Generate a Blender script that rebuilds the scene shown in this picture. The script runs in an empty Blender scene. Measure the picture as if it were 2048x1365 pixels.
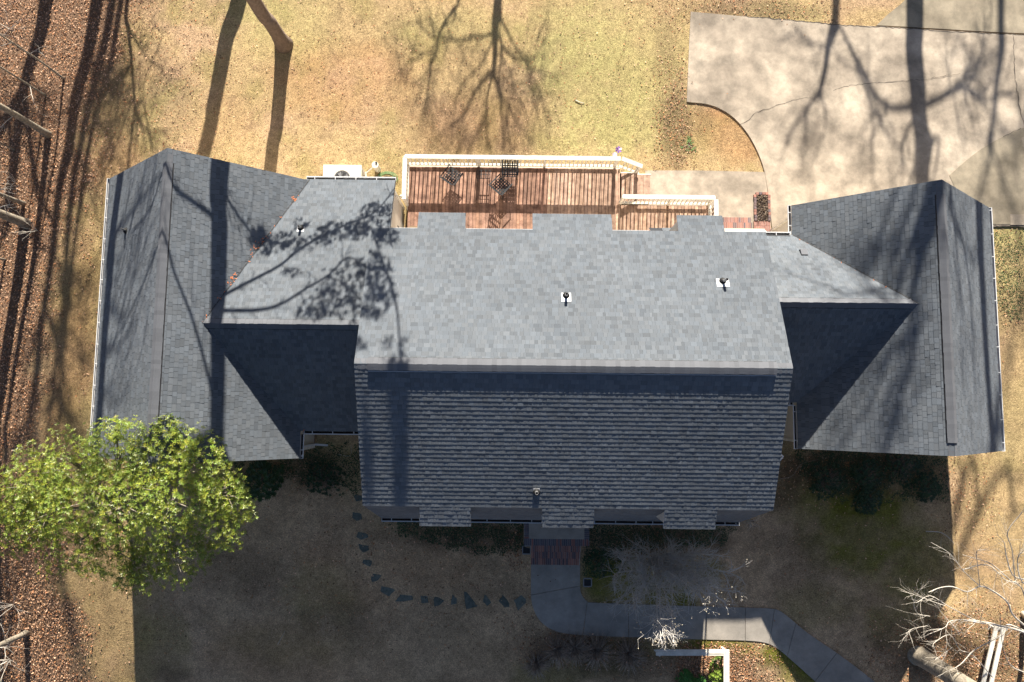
import bpy, math, random
from mathutils import Vector, Matrix
R_ = math.radians
random.seed(7)
rnd = random.random
uni = random.uniform
scene = bpy.context.scene
col = scene.collection

# ------------------------------------------------------------------ camera, world, sun, exposure
CX, CY, FOC, CH = 1024., 682.5, 1365., 28.
PITCH, YAW = R_(5.3), R_(0.65)
_c, _s = math.cos(YAW), math.sin(YAW)
_rot = Matrix(((_c, -_s, 0), (_s, _c, 0), (0, 0, 1)))
CR = _rot @ Vector((1, 0, 0))
CU = _rot @ Vector((0, math.cos(PITCH), math.sin(PITCH)))
CF = _rot @ Vector((0, math.sin(PITCH), -math.cos(PITCH)))
cam_d = bpy.data.cameras.new("drone_camera")
cam = bpy.data.objects.new("drone_camera", cam_d)
col.objects.link(cam)
cam_d.sensor_width = 36
cam_d.lens = FOC / 2048 * 36
cam_d.clip_start = 0.1
cam_d.clip_end = 3000
m = Matrix((CR, CU, -CF)).transposed().to_4x4()
m.translation = Vector((0, 0, CH))
cam.matrix_world = m
scene.camera = cam

SUNDIR = Vector((0.05, 1.0, 0.495))            # towards the sun
TSL = 0.495
elev = math.atan2(SUNDIR.z, math.hypot(SUNDIR.x, SUNDIR.y))
w = bpy.data.worlds.new("World")
scene.world = w
w.use_nodes = True
nt = w.node_tree
sky = nt.nodes.new("ShaderNodeTexSky")
sky.sky_type = 'NISHITA'
sky.sun_disc = False
sky.sun_elevation = elev
sky.sun_rotation = math.atan2(SUNDIR.x, SUNDIR.y)
sky.air_density = 0.5
sky.dust_density = 0.5
sky.ozone_density = 0.2
nt.nodes["Background"].inputs[1].default_value = 0.05
nt.links.new(sky.outputs[0], nt.nodes["Background"].inputs[0])
sd = bpy.data.lights.new("sun", 'SUN')
sd.energy = 5.0
sd.angle = R_(0.5)
sd.color = (1.0, 0.93, 0.82)
so = bpy.data.objects.new("sun", sd)
col.objects.link(so)
so.location = (2, 40, 40)
so.rotation_euler = SUNDIR.to_track_quat('Z', 'Y').to_euler()
scene.view_settings.view_transform = 'Standard'
scene.view_settings.look = 'None'
scene.view_settings.exposure = 1.62
scene.view_settings.gamma = 1.0

# ------------------------------------------------------------------ helpers
def lerp_tab(x, tab):
    if x <= tab[0][0]: return tab[0][1]
    for (a, va), (b, vb) in zip(tab, tab[1:]):
        if x <= b:
            t = (x - a) / (b - a)
            t = t * t * (3 - 2 * t)
            return va + (vb - va) * t
    return tab[-1][1]

HT = [(-40, -2.8), (-15, -2.1), (-8, -2.0), (-3.5, -1.75), (1.0, -1.0), (9, -0.75), (15, -0.1), (18, 0.25), (40, 0.4)]
def terrain(x, y):
    d = max(0., -1.2 - y)
    g = d / 10. if d < 14 else 1.4 + (1 - math.exp(-(d - 14) / 12)) * 1.0
    r = 0.0
    if abs(x) < 60 and abs(y) < 60:
        r = 0.02 * math.sin(x * 0.9 + 1.3 * math.sin(y * 0.7)) + 0.015 * math.sin(y * 1.3 + x * 0.4)
    return g * lerp_tab(x, HT) + r - 0.02

def ray(px, py):
    d = CR * ((px - CX) / FOC) - CU * ((py - CY) / FOC) + CF
    return d
def W(px, py, z=0.):
    d = ray(px, py)
    return Vector((0, 0, CH)) + d * ((z - CH) / d.z)
def G(px, py, dz=0.):
    z = 0.
    for _ in range(12):
        p = W(px, py, z + dz)
        z = terrain(p.x, p.y)
    p = W(px, py, z + dz)
    return p

# measured house dimensions (metres)
MX0, MX1, MYR, MZR = -4.65, 8.23, 1.14, 8.0           # main ridge
MS = 0.413
MKF, MKR = -3.22, 5.70                                 # knees of the gambrel
LW = dict(x0=-15.28, x1=-7.70, y0=-2.04, y1=8.32, e=2.9, r=6.1)
RW = dict(x0=10.42, x1=17.86, y0=-1.49, y1=7.57, e=2.9, r=6.0)
LC = dict(yr=2.6, zr=5.2, yf=-1.05, yb=8.38, e=2.9)
RC = dict(yr=3.5, zr=5.45, yf=0.19, yb=6.45, e=2.9)
def house_h(x, y):
    h = -9.
    if MX0 < x < MX1 and MKF < y < MKR:
        h = MZR - MS * abs(y - MYR)
    for wg in (LW, RW):
        if wg['x0'] < x < wg['x1'] and wg['y0'] < y < wg['y1']:
            c = (wg['x0'] + wg['x1']) / 2; hw = (wg['x1'] - wg['x0']) / 2
            h = max(h, wg['r'] - (wg['r'] - wg['e']) * abs(x - c) / hw)
    for cn, xa, xb in ((LC, -11.5, -4.5), (RC, 8.0, 14.1)):
        if xa < x < xb and cn['yf'] < y < cn['yb']:
            if y > cn['yr']: hh = cn['zr'] - (cn['zr'] - cn['e']) * (y - cn['yr']) / (cn['yb'] - cn['yr'])
            else: hh = cn['zr'] - (cn['zr'] - cn['e']) * (cn['yr'] - y) / (cn['yr'] - cn['yf'])
            h = max(h, hh)
    return h
def hit(px, py):
    d = ray(px, py); o = Vector((0, 0, CH))
    z = 8.2
    while z > -3.5:
        p = o + d * ((z - CH) / d.z)
        if z <= max(house_h(p.x, p.y), terrain(p.x, p.y)):
            return p
        z -= 0.03
    return p
def cast(px, py, Y0, extra=0.):
    """the point that stands in the plane y = Y0 and whose sun shadow falls where this spot of the yard is dark"""
    p = hit(px, py)
    k = Y0 + extra - p.y
    return p + SUNDIR * k

class MB:
    def __init__(s): s.v = []; s.f = []; s.m = []; s.c = []
    def face(s, pts, mi=0, c=None):
        b = len(s.v); s.v += [tuple(p) for p in pts]; s.f.append(tuple(range(b, b + len(pts)))); s.m.append(mi); s.c.append(c or (1, 1, 1))
    def mesh(s, vs, fs, mi=0, c=None):
        b = len(s.v); s.v += [tuple(p) for p in vs]
        for f in fs: s.f.append(tuple(b + i for i in f)); s.m.append(mi); s.c.append(c or (1, 1, 1))
    def box(s, x0, x1, y0, y1, z0, z1, mi=0, c=None, M=None):
        vs = [Vector(p) for p in ((x0, y0, z0), (x1, y0, z0), (x1, y1, z0), (x0, y1, z0), (x0, y0, z1), (x1, y0, z1), (x1, y1, z1), (x0, y1, z1))]
        if M is not None: vs = [M @ p for p in vs]
        s.mesh(vs, [(3, 2, 1, 0), (4, 5, 6, 7), (0, 1, 5, 4), (1, 2, 6, 5), (2, 3, 7, 6), (3, 0, 4, 7)], mi, c)
    def bar(s, a, b, w, h, mi=0, c=None, up=Vector((0, 0, 1))):
        a = Vector(a); b = Vector(b); d = b - a
        if d.length < 1e-6: return
        dn = d.normalized(); u = dn.cross(up)
        if u.length < 1e-3: u = dn.cross(Vector((1, 0, 0)))
        u.normalize(); n = u.cross(dn).normalized()
        vs = []
        for p in (a, b):
            for i, j in ((-1, -1), (1, -1), (1, 1), (-1, 1)): vs.append(p + u * (i * w / 2) + n * (j * h / 2))
        s.mesh(vs, [(0, 1, 2, 3), (7, 6, 5, 4), (4, 5, 1, 0), (5, 6, 2, 1), (6, 7, 3, 2), (7, 4, 0, 3)], mi, c)
    def tube(s, pts, rad, n=6, mi=0, c=None, cap=True):
        pts = [Vector(p) for p in pts]
        if len(pts) < 2: return
        rad = list(rad) if hasattr(rad, '__len__') else [rad] * len(pts)
        b = len(s.v); u = None
        for i, p in enumerate(pts):
            t = (pts[min(i + 1, len(pts) - 1)] - pts[max(i - 1, 0)])
            if t.length < 1e-7: t = Vector((0, 0, 1))
            t.normalize()
            if u is None:
                u = t.cross(Vector((0.3, 0.2, 1))); 
                if u.length < 1e-3: u = t.cross(Vector((1, 0, 0)))
            else: u = u - t * u.dot(t)
            u.normalize(); v = t.cross(u)
            for k in range(n):
                a = 2 * math.pi * k / n
                s.v.append(tuple(p + (u * math.cos(a) + v * math.sin(a)) * rad[i]))
        for i in range(len(pts) - 1):
            for k in range(n):
                k2 = (k + 1) % n
                s.f.append((b + i * n + k, b + i * n + k2, b + (i + 1) * n + k2, b + (i + 1) * n + k)); s.m.append(mi); s.c.append(c or (1, 1, 1))
        if cap:
            s.f.append(tuple(b + (len(pts) - 1) * n + k for k in range(n))); s.m.append(mi); s.c.append(c or (1, 1, 1))
            s.f.append(tuple(b + k for k in reversed(range(n)))); s.m.append(mi); s.c.append(c or (1, 1, 1))
    def disc(s, c0, r, z0, z1, n=16, mi=0, c=None, r2=None):
        s.tube([(c0[0], c0[1], z0), (c0[0], c0[1], z1)], [r, r if r2 is None else r2], n, mi, c)
    def build(s, name, mats, parent=None, smooth=False, origin=None):
        me = bpy.data.meshes.new(name)
        if origin is None:
            if parent is not None: origin = Vector((0, 0, 0))
            elif s.v:
                xs = [v[0] for v in s.v]; ys = [v[1] for v in s.v]; zs = [v[2] for v in s.v]
                origin = Vector(((min(xs) + max(xs)) / 2, (min(ys) + max(ys)) / 2, min(zs)))
        origin = Vector(origin)
        ox, oy, oz = origin
        me.from_pydata([(x - ox, y - oy, z - oz) for x, y, z in s.v], [], s.f)
        if not isinstance(mats, (list, tuple)): mats = [mats]
        for mm in mats: me.materials.append(mm)
        me.polygons.foreach_set('material_index', s.m)
        at = me.attributes.new('tone', 'FLOAT_COLOR', 'FACE')
        buf = []
        for c in s.c: buf += [c[0], c[1], c[2], 1.]
        at.data.foreach_set('color', buf)
        if smooth: me.polygons.foreach_set('use_smooth', [True] * len(me.polygons))
        me.update()
        o = bpy.data.objects.new(name, me)
        col.objects.link(o)
        o.location = origin
        if parent is not None: o.parent = parent
        return o

def tag(o, label=None, cat=None, group=None, kind=None):
    if label: o['label'] = label
    if cat: o['category'] = cat
    if group: o['group'] = group
    if kind: o['kind'] = kind
    return o
def empty(name, label, cat, group=None, loc=(0, 0, 0), rz=0):
    o = bpy.data.objects.new(name, None); col.objects.link(o)
    o.empty_display_size = .3
    o.location = loc; o.rotation_euler = (0, 0, rz)
    return tag(o, label, cat, group)
def copy_tree(o, parent=None):
    c = o.copy(); col.objects.link(c); c.parent = parent
    for ch in list(o.children): copy_tree(ch, c)
    return c

# ------------------------------------------------------------------ materials
def mat(name, colr, rough=0.8, var=0.15, scale=8., tone=True, bump=0.0, bscale=60., metal=0., col2=None, spec=0.3, trans=0.):
    m = bpy.data.materials.new(name); m.use_nodes = True
    t = m.node_tree; N = t.nodes; L = t.links
    b = N["Principled BSDF"]
    b.inputs['Roughness'].default_value = rough
    b.inputs['Metallic'].default_value = metal
    b.inputs['Specular IOR Level'].default_value = spec
    tc = N.new("ShaderNodeTexCoord")
    geo = N.new("ShaderNodeNewGeometry")
    n1 = N.new("ShaderNodeTexNoise"); n1.inputs['Scale'].default_value = scale; n1.inputs['Detail'].default_value = 6; n1.inputs['Roughness'].default_value = .65
    L.new(geo.outputs['Position'], n1.inputs['Vector'])
    r = N.new("ShaderNodeValToRGB")
    r.color_ramp.elements[0].position = .3; r.color_ramp.elements[1].position = .7
    a = tuple(c * (1 - var) for c in colr) + (1,)
    bb = tuple(min(1, c * (1 + var)) for c in (col2 or colr)) + (1,)
    r.color_ramp.elements[0].color = a; r.color_ramp.elements[1].color = bb
    L.new(n1.outputs['Fac'], r.inputs[0])
    src = r.outputs[0]
    if tone:
        at = N.new("ShaderNodeAttribute"); at.attribute_name = 'tone'
        mx = N.new("ShaderNodeMix"); mx.data_type = 'RGBA'; mx.blend_type = 'MULTIPLY'; mx.inputs[0].default_value = 1
        L.new(src, mx.inputs[6]); L.new(at.outputs['Color'], mx.inputs[7]); src = mx.outputs[2]
    L.new(src, b.inputs['Base Color'])
    if bump > 0:
        n2 = N.new("ShaderNodeTexNoise"); n2.inputs['Scale'].default_value = bscale; n2.inputs['Detail'].default_value = 4
        L.new(geo.outputs['Position'], n2.inputs['Vector'])
        bp = N.new("ShaderNodeBump"); bp.inputs['Strength'].default_value = bump; bp.inputs['Distance'].default_value = .02
        L.new(n2.outputs['Fac'], bp.inputs['Height']); L.new(bp.outputs[0], b.inputs['Normal'])
    if trans > 0:
        tr = N.new("ShaderNodeBsdfTranslucent"); L.new(src, tr.inputs['Color'])
        ms = N.new("ShaderNodeMixShader"); ms.inputs[0].default_value = trans
        L.new(b.outputs[0], ms.inputs[1]); L.new(tr.outputs[0], ms.inputs[2])
        L.new(ms.outputs[0], N["Material Output"].inputs['Surface'])
    return m

M = {}
M['shingle'] = mat('asphalt_shingle', (.116, .129, .144), .92, .10, 45., bump=.25, bscale=220., spec=.2)
M['underlay'] = mat('roof_underlay', (.035, .037, .042), .95, .1, 10)
M['cap'] = mat('ridge_cap_shingle', (.128, .133, .145), .92, .07, 60., bump=.2, bscale=200., spec=.2)
M['vent_dark'] = mat('ridge_vent_plastic', (.03, .03, .032), .6, .1, 5)
M['white'] = mat('white_painted_wood', (.60, .56, .48), .55, .12, 5., col2=(.68, .64, .56))
M['vinyl'] = mat('cream_vinyl_siding', (.55, .50, .42), .45, .05, 3.)
M['gutter'] = mat('white_gutter_metal', (.62, .62, .62), .4, .05, 5.)
M['gutter_in'] = mat('gutter_debris', (.03, .022, .018), .95, .4, 30.)
M['deck'] = mat('weathered_red_deck_stain', (.195, .10, .068), .75, .38, 3.5, col2=(.30, .175, .122), bump=.15, bscale=80)
M['decklight'] = mat('worn_deck_board', (.29, .175, .12), .8, .28, 4., col2=(.40, .27, .195), bump=.15, bscale=80)
M['deckdark'] = mat('deck_underside_wood', (.08, .045, .03), .9, .2, 5)
M['brick'] = mat('clay_brick', (.29, .155, .125), .85, .25, 40.)
M['mortar'] = mat('mortar', (.40, .37, .34), .95, .15, 30)
M['darkmetal'] = mat('black_wrought_metal', (.03, .033, .035), .42, .2, 20, spec=.5)
M['lead'] = mat('grey_vent_metal', (.30, .30, .30), .45, .15, 25, metal=.5)
M['flash'] = mat('bright_flashing', (.52, .52, .52), .35, .05, 9)
M['black'] = mat('black_rubber', (.012, .012, .012), .7, .1, 9)
M['slate'] = mat('bluish_slate', (.125, .135, .11), .75, .35, 7., bump=.3, bscale=25)
M['glass'] = mat('window_glass', (.04, .05, .06), .08, .05, 3, spec=.8)
M['green'] = mat('green_rubber_hose', (.05, .22, .08), .5, .1, 9)
M['purple'] = mat('purple_foil', (.19, .07, .38), .4, .2, 30)
M['lilac'] = mat('lilac_foil', (.62, .52, .72), .4, .1, 30)
M['mat'] = mat('coir_doormat', (.22, .16, .10), .95, .2, 60)
M['soil'] = mat('dark_soil', (.035, .024, .018), .95, .4, 12, bump=.5, bscale=30)
M['bark'] = mat('grey_brown_bark', (.17, .125, .095), .9, .35, 9., bump=.8, bscale=22)
M['palebark'] = mat('pale_grey_bark', (.25, .215, .165), .85, .5, 11., bump=.5, bscale=35)
M['twig'] = mat('pale_bare_twig', (.52, .47, .40), .7, .2, 12)
M['greytwig'] = mat('grey_bare_twig', (.55, .52, .48), .8, .2, 12)
M['pod'] = mat('dry_seed_pod', (.50, .43, .31), .8, .2, 12)
M['leaf'] = mat('evergreen_leaf', (.205, .285, .045), .38, .25, 3., spec=.5, trans=.3)
M['needle'] = mat('pine_needle', (.05, .08, .03), .6, .2, 8)
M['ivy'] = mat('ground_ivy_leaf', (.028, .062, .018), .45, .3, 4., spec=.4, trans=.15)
M['weed'] = mat('weed_leaf', (.14, .26, .07), .55, .2, 4., trans=.2)
M['dryleaf'] = mat('fallen_dry_leaf', (.35, .24, .16), .8, .25, 5., trans=.15)
M['straw'] = mat('dormant_grass_blade', (.42, .29, .135), .85, .15, 6., trans=.1)
M['stem'] = mat('dry_brown_stem', (.30, .235, .18), .85, .25, 12)
M['acw'] = mat('cream_enamel', (.68, .64, .55), .35, .03, 3)
M['crack'] = mat('crack_dirt', (.09, .075, .06), .95, .3, 20)
M['paint_blue'] = mat('slate_blue_painted_step', (.13, .15, .175), .8, .2, 12)

def concrete(name, c1, c2, stain=.6):
    m = bpy.data.materials.new(name); m.use_nodes = True
    t = m.node_tree; N = t.nodes; L = t.links; b = N["Principled BSDF"]; b.inputs['Roughness'].default_value = .9
    b.inputs['Specular IOR Level'].default_value = .2
    geo = N.new("ShaderNodeNewGeometry")
    def noise(sc, det=5, rough=.6, dist=0.):
        n = N.new("ShaderNodeTexNoise"); n.inputs['Scale'].default_value = sc; n.inputs['Detail'].default_value = det; n.inputs['Roughness'].default_value = rough; n.inputs['Distortion'].default_value = dist
        L.new(geo.outputs['Position'], n.inputs['Vector']); return n
    def ramp(n, p0, p1, a, bb):
        r = N.new("ShaderNodeValToRGB"); e = r.color_ramp.elements; e[0].position = p0; e[1].position = p1; e[0].color = a + (1,); e[1].color = bb + (1,)
        L.new(n.outputs['Fac'], r.inputs[0]); return r
    def mul(a, bb, f=1.):
        x = N.new("ShaderNodeMix"); x.data_type = 'RGBA'; x.blend_type = 'MULTIPLY'; x.inputs[0].default_value = f
        L.new(a, x.inputs[6]); L.new(bb, x.inputs[7]); return x.outputs[2]
    big = ramp(noise(.5, 6, .62, .1), .36, .64, c1, c2)
    mid = ramp(noise(1.6, 9, .72, .15), .32, .66, (stain, stain * .99, stain * .97), (1.1, 1.07, 1.04))
    fine = ramp(noise(55, 3, .7), .25, .8, (.86, .85, .83), (1.1, 1.1, 1.1))
    at = N.new("ShaderNodeAttribute"); at.attribute_name = 'tone'
    o = mul(mul(mul(big.outputs[0], mid.outputs[0]), fine.outputs[0]), at.outputs['Color'])
    L.new(o, b.inputs['Base Color'])
    bp = N.new("ShaderNodeBump"); bp.inputs['Strength'].default_value = .25; bp.inputs['Distance'].default_value = .01
    L.new(noise(70, 3).outputs['Fac'], bp.inputs['Height']); L.new(bp.outputs[0], b.inputs['Normal'])
    return m
M['concrete'] = concrete('weathered_driveway_concrete', (.25, .215, .175), (.52, .45, .365), .66)
M['concrete_old'] = concrete('older_stained_concrete', (.19, .165, .125), (.36, .315, .24), .7)
M['walk'] = concrete('grey_walk_concrete', (.28, .262, .235), (.38, .352, .315), .74)

# ------------------------------------------------------------------ ground
def vnoise(x, y, s=0):
    def h(i, j):
        n = (i * 374761393 + j * 668265263 + s * 974634777) & 0xffffffff
        n = ((n ^ (n >> 13)) * 1274126177) & 0xffffffff
        return ((n ^ (n >> 16)) & 0xffff) / 65535.
    i, j = math.floor(x), math.floor(y); fx, fy = x - i, y - j
    fx = fx * fx * (3 - 2 * fx); fy = fy * fy * (3 - 2 * fy)
    return (h(i, j) * (1 - fx) + h(i + 1, j) * fx) * (1 - fy) + (h(i, j + 1) * (1 - fx) + h(i + 1, j + 1) * fx) * fy
def fbm(x, y, s=0, o=4):
    a, t, n = .5, 0., 0.
    for k in range(o):
        t += a * vnoise(x, y, s + k); n += a; a *= .55; x *= 2.03; y *= 2.03
    return t / n
def sstep(a, b, x):
    t = min(1, max(0, (x - a) / (b - a))); return t * t * (3 - 2 * t)

wood_line = [G(*p) for p in ((300, -60), (262, 40), (222, 150), (168, 262), (148, 400), (112, 520), (80, 680), (45, 850), (60, 1000), (90, 1090), (125, 1200), (170, 1365), (190, 1500))]
def wood_x(y):
    pts = wood_line
    if y >= pts[0].y: return pts[0].x
    for a, b in zip(pts, pts[1:]):
        if b.y <= y <= a.y:
            return a.x + (b.x - a.x) * (a.y - y) / max(1e-6, a.y - b.y)
    return pts[-1].x
BLOBS = []   # kind, centre, rx, ry, strength
def blob(kind, px, py, rx, ry, st=1.):
    p = G(px, py); BLOBS.append((kind, p.x, p.y, rx, ry, st))
for a in ((1180, 110, 3.2, 2.6, .75), (1230, 230, 3.0, 2.2, .8), (1300, 150, 2.4, 3, .5), (560, 50, 2.5, 1.5, .45), (520, 30, 1, 2, .5), (330, 230, 2., 1.6, .3), (1120, 270, 1.6, 1.2, .5), (900, 60, 3, 1, .35), (1560, 30, 2, .7, .4), (1390, 260, 1, .8, .3), (230, 620, 1.0, 2.6, .45), (215, 500, .8, 1.5, .35), (170, 900, 1.2, 2., .4), (2010, 520, 1.6, 2.4, .85), (2020, 850, 1., 1.6, .35)):
    blob('g', *a)
for a in ((1700, 1000, 2.4, 1.6, .95), (1740, 1080, 2.4, 1.8, .8), (1650, 1000, 2., 1.4, .7), (1820, 1130, 1.6, 2.2, .7), (1640, 1210, 1.6, 1., .35), (1800, 1250, 1.5, 1., .5), (1230, 1165, 1.6, 1.3, 1.), (1330, 1180, 1.8, .9, .9), (1400, 1150, 1., .7, .7), (1230, 1300, 2.6, .5, .6), (1100, 1350, 1.6, .7, .6), (1440, 1292, 1.6, .4, 1.), (1560, 1310, 1.1, .7, 1.), (1480, 1300, 1.2, .4, .9), (1600, 1350, 1, .5, .9), (640, 1190, 1.8, 1.6, .3), (330, 1290, 1.2, 1.5, .35), (600, 1290, 3, 1, .2), (1180, 1330, 2.2, .6, .6), (860, 1050, 2., .5, .4)):
    blob('m', *a)
for a in ((690, 160, 3.2, 1.9, .5), (1440, 250, 1.4, 1., .75), (1480, 290, 1., .9, .7), (230, 330, 1.2, 1.2, .5), (150, 700, .9, 2.6, .6), (120, 830, .9, 1.6, .7), (170, 560, .7, 2.4, .45), (960, 250, 2.8, 1.4, .35), (560, 1300, 3.2, 1.4, .4), (850, 1140, 2.8, 1.1, .3), (700, 1180, 2.2, 1., .3), (1960, 1150, 1.2, 2., .3), (60, 1330, 1.5, 1.5, .5), (420, 250, 2, 1.4, .25), (640, 1120, 1.2, 1., .35)):
    blob('c', *a)
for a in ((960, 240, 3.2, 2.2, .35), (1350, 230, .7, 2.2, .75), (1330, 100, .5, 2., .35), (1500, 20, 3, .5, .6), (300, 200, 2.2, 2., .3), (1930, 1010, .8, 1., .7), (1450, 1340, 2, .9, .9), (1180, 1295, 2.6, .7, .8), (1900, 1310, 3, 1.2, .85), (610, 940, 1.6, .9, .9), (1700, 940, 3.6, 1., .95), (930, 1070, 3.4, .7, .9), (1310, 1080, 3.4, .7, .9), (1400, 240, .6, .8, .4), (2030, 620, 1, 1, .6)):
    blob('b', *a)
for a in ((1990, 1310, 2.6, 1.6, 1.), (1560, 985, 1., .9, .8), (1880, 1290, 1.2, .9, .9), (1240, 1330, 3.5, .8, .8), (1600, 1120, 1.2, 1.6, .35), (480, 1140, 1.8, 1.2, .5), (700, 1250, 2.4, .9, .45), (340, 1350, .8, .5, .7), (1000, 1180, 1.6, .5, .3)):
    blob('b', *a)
def zones(x, y):
    wn = fbm(x * .8, y * .8, 11) - .5
    wx = wood_x(y)
    wood = sstep(1.3, -.7, x - wx + wn * 3.4 + (vnoise(x * 3, y * 3, 19) - .5) * .8)
    g = mo = c = b = 0.
    for k, bx, by, rx, ry, st in BLOBS:
        dx = (x - bx) / rx; dy = (y - by) / ry
        d = dx * dx + dy * dy
        if d < 2.2:
            v = st * sstep(1.6, .1, d + (fbm(x * 1.3, y * 1.3, 5) - .5) * 1.6)
            if k == 'g': g = max(g, v)
            elif k == 'm': mo = max(mo, v)
            elif k == 'c': c = max(c, v)
            else: b = max(b, v)
    return wood, g, mo, c, b
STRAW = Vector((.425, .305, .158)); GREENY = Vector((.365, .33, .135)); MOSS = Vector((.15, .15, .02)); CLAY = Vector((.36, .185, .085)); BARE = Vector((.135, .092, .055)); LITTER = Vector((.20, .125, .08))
def ground_col(x, y):
    wood, g, mo, c, b = zones(x, y)
    n = fbm(x * .5, y * .5, 3); n2 = fbm(x * 2.2, y * 2.2, 8)
    k = STRAW.copy()
    k = k.lerp(Vector((.44, .30, .18)), sstep(.45, .7, n)); k = k.lerp(Vector((.27, .185, .105)), sstep(.58, .8, fbm(x * 1.7, y * 1.7, 61)) * .55)
    k = k.lerp(Vector((.30, .24, .10)), sstep(.52, .75, fbm(x * .9, y * .9, 21)) * .6)
    if y < -2.5: k = k.lerp(Vector((.51, .352, .215)) * (.62 + .76 * fbm(x * 1.1, y * 1.1, 71)), sstep(-2.5, -4.5, y) * .85 * (1 if x < 16.5 else max(0, 1 - (x - 16.5) / 1.2)) * (1 if x > -14 else max(0, 1 - (-14 - x) / 1.5)))  # front lawn colour lightened and warmed to lift it inside the house shadow
    k = k.lerp(CLAY, c * (.45 + .9 * n2 * .6)); k = k.lerp(GREENY, g * (.5 + .7 * n2)); k = k.lerp(MOSS, min(1, mo * (.45 + .9 * n2)))
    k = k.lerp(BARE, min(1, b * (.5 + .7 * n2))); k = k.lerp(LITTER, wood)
    if x < -14.8 and wood < 1: k = k.lerp(Vector((.25, .17, .08)), .5 * sstep(-14.8, -17, x) * (1 - wood))
    if x > 18.2 and y < 7: k = k.lerp(Vector((.33, .235, .12)), .4)
    return k * (.88 + .24 * n2)

def ground_material():
    m = bpy.data.materials.new('yard_ground'); m.use_nodes = True
    t = m.node_tree; N = t.nodes; L = t.links; b = N["Principled BSDF"]; b.inputs['Roughness'].default_value = .95; b.inputs['Specular IOR Level'].default_value = .1
    at = N.new("ShaderNodeAttribute"); at.attribute_name = 'ground_tone'
    geo = N.new("ShaderNodeNewGeometry")
    src = at.outputs['Color']
    for sc, a, bb, det in ((4., .80, 1.16, 7), (14., .76, 1.24, 6), (34., .54, 1.40, 4)):  # speckle tones; the dark pockets also paint in shade between grass clumps
        n = N.new("ShaderNodeTexNoise"); n.inputs['Scale'].default_value = sc; n.inputs['Detail'].default_value = det; n.inputs['Roughness'].default_value = .7
        L.new(geo.outputs['Position'], n.inputs['Vector'])
        r = N.new("ShaderNodeMapRange"); r.inputs[1].default_value = .36; r.inputs[2].default_value = .64; r.inputs[3].default_value = a; r.inputs[4].default_value = bb
        L.new(n.outputs['Fac'], r.inputs[0])
        x = N.new("ShaderNodeMix"); x.data_type = 'RGBA'; x.blend_type = 'MULTIPLY'; x.inputs[0].default_value = 1
        L.new(src, x.inputs[6]); L.new(r.outputs[0], x.inputs[7]); src = x.outputs[2]
        last = n
    L.new(src, b.inputs['Base Color'])
    n = N.new("ShaderNodeTexNoise"); n.inputs['Scale'].default_value = 45; n.inputs['Detail'].default_value = 5; L.new(geo.outputs['Position'], n.inputs['Vector'])
    bp = N.new("ShaderNodeBump"); bp.inputs['Strength'].default_value = .8; bp.inputs['Distance'].default_value = .05
    L.new(n.outputs['Fac'], bp.inputs['Height']); L.new(bp.outputs[0], b.inputs['Normal'])
    return m
M['ground'] = ground_material()
def build_ground():
    xs = [-24 + .2 * i for i in range(int(48.5 / .2))]
    ys = [-14 + .2 * i for i in range(int(34 / .2))]
    far = [1500, 700, 300, 150, 90, 60, 45, 36, 30]
    xs = [-f for f in far] + [-26] + xs + [27] + far[::-1]
    ys = [-f for f in far if f > 14] + [-16] + ys + [22] + [f for f in far[::-1]]
    xs = sorted(set(xs)); ys = sorted(set(ys))
    vs = []; cs = []
    for y in ys:
        for x in xs:
            vs.append((x, y, terrain(x, y)))
            if -26 < x < 26 and -16 < y < 22:
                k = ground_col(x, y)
            else:
                k = STRAW.lerp(LITTER, .35 + .65 * sstep(-14, -45, x))
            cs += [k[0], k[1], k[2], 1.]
    nx = len(xs); fs = []
    for j in range(len(ys) - 1):
        for i in range(nx - 1):
            a = j * nx + i; fs.append((a, a + 1, a + 1 + nx, a + nx))
    me = bpy.data.meshes.new('ground'); me.from_pydata(vs, [], fs)
    me.attributes.new('ground_tone', 'FLOAT_COLOR', 'POINT').data.foreach_set('color', cs)
    me.materials.append(M['ground']); me.polygons.foreach_set('use_smooth', [True] * len(fs))
    o = bpy.data.objects.new('ground', me); col.objects.link(o); o['kind'] = 'structure'
build_ground()

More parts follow.
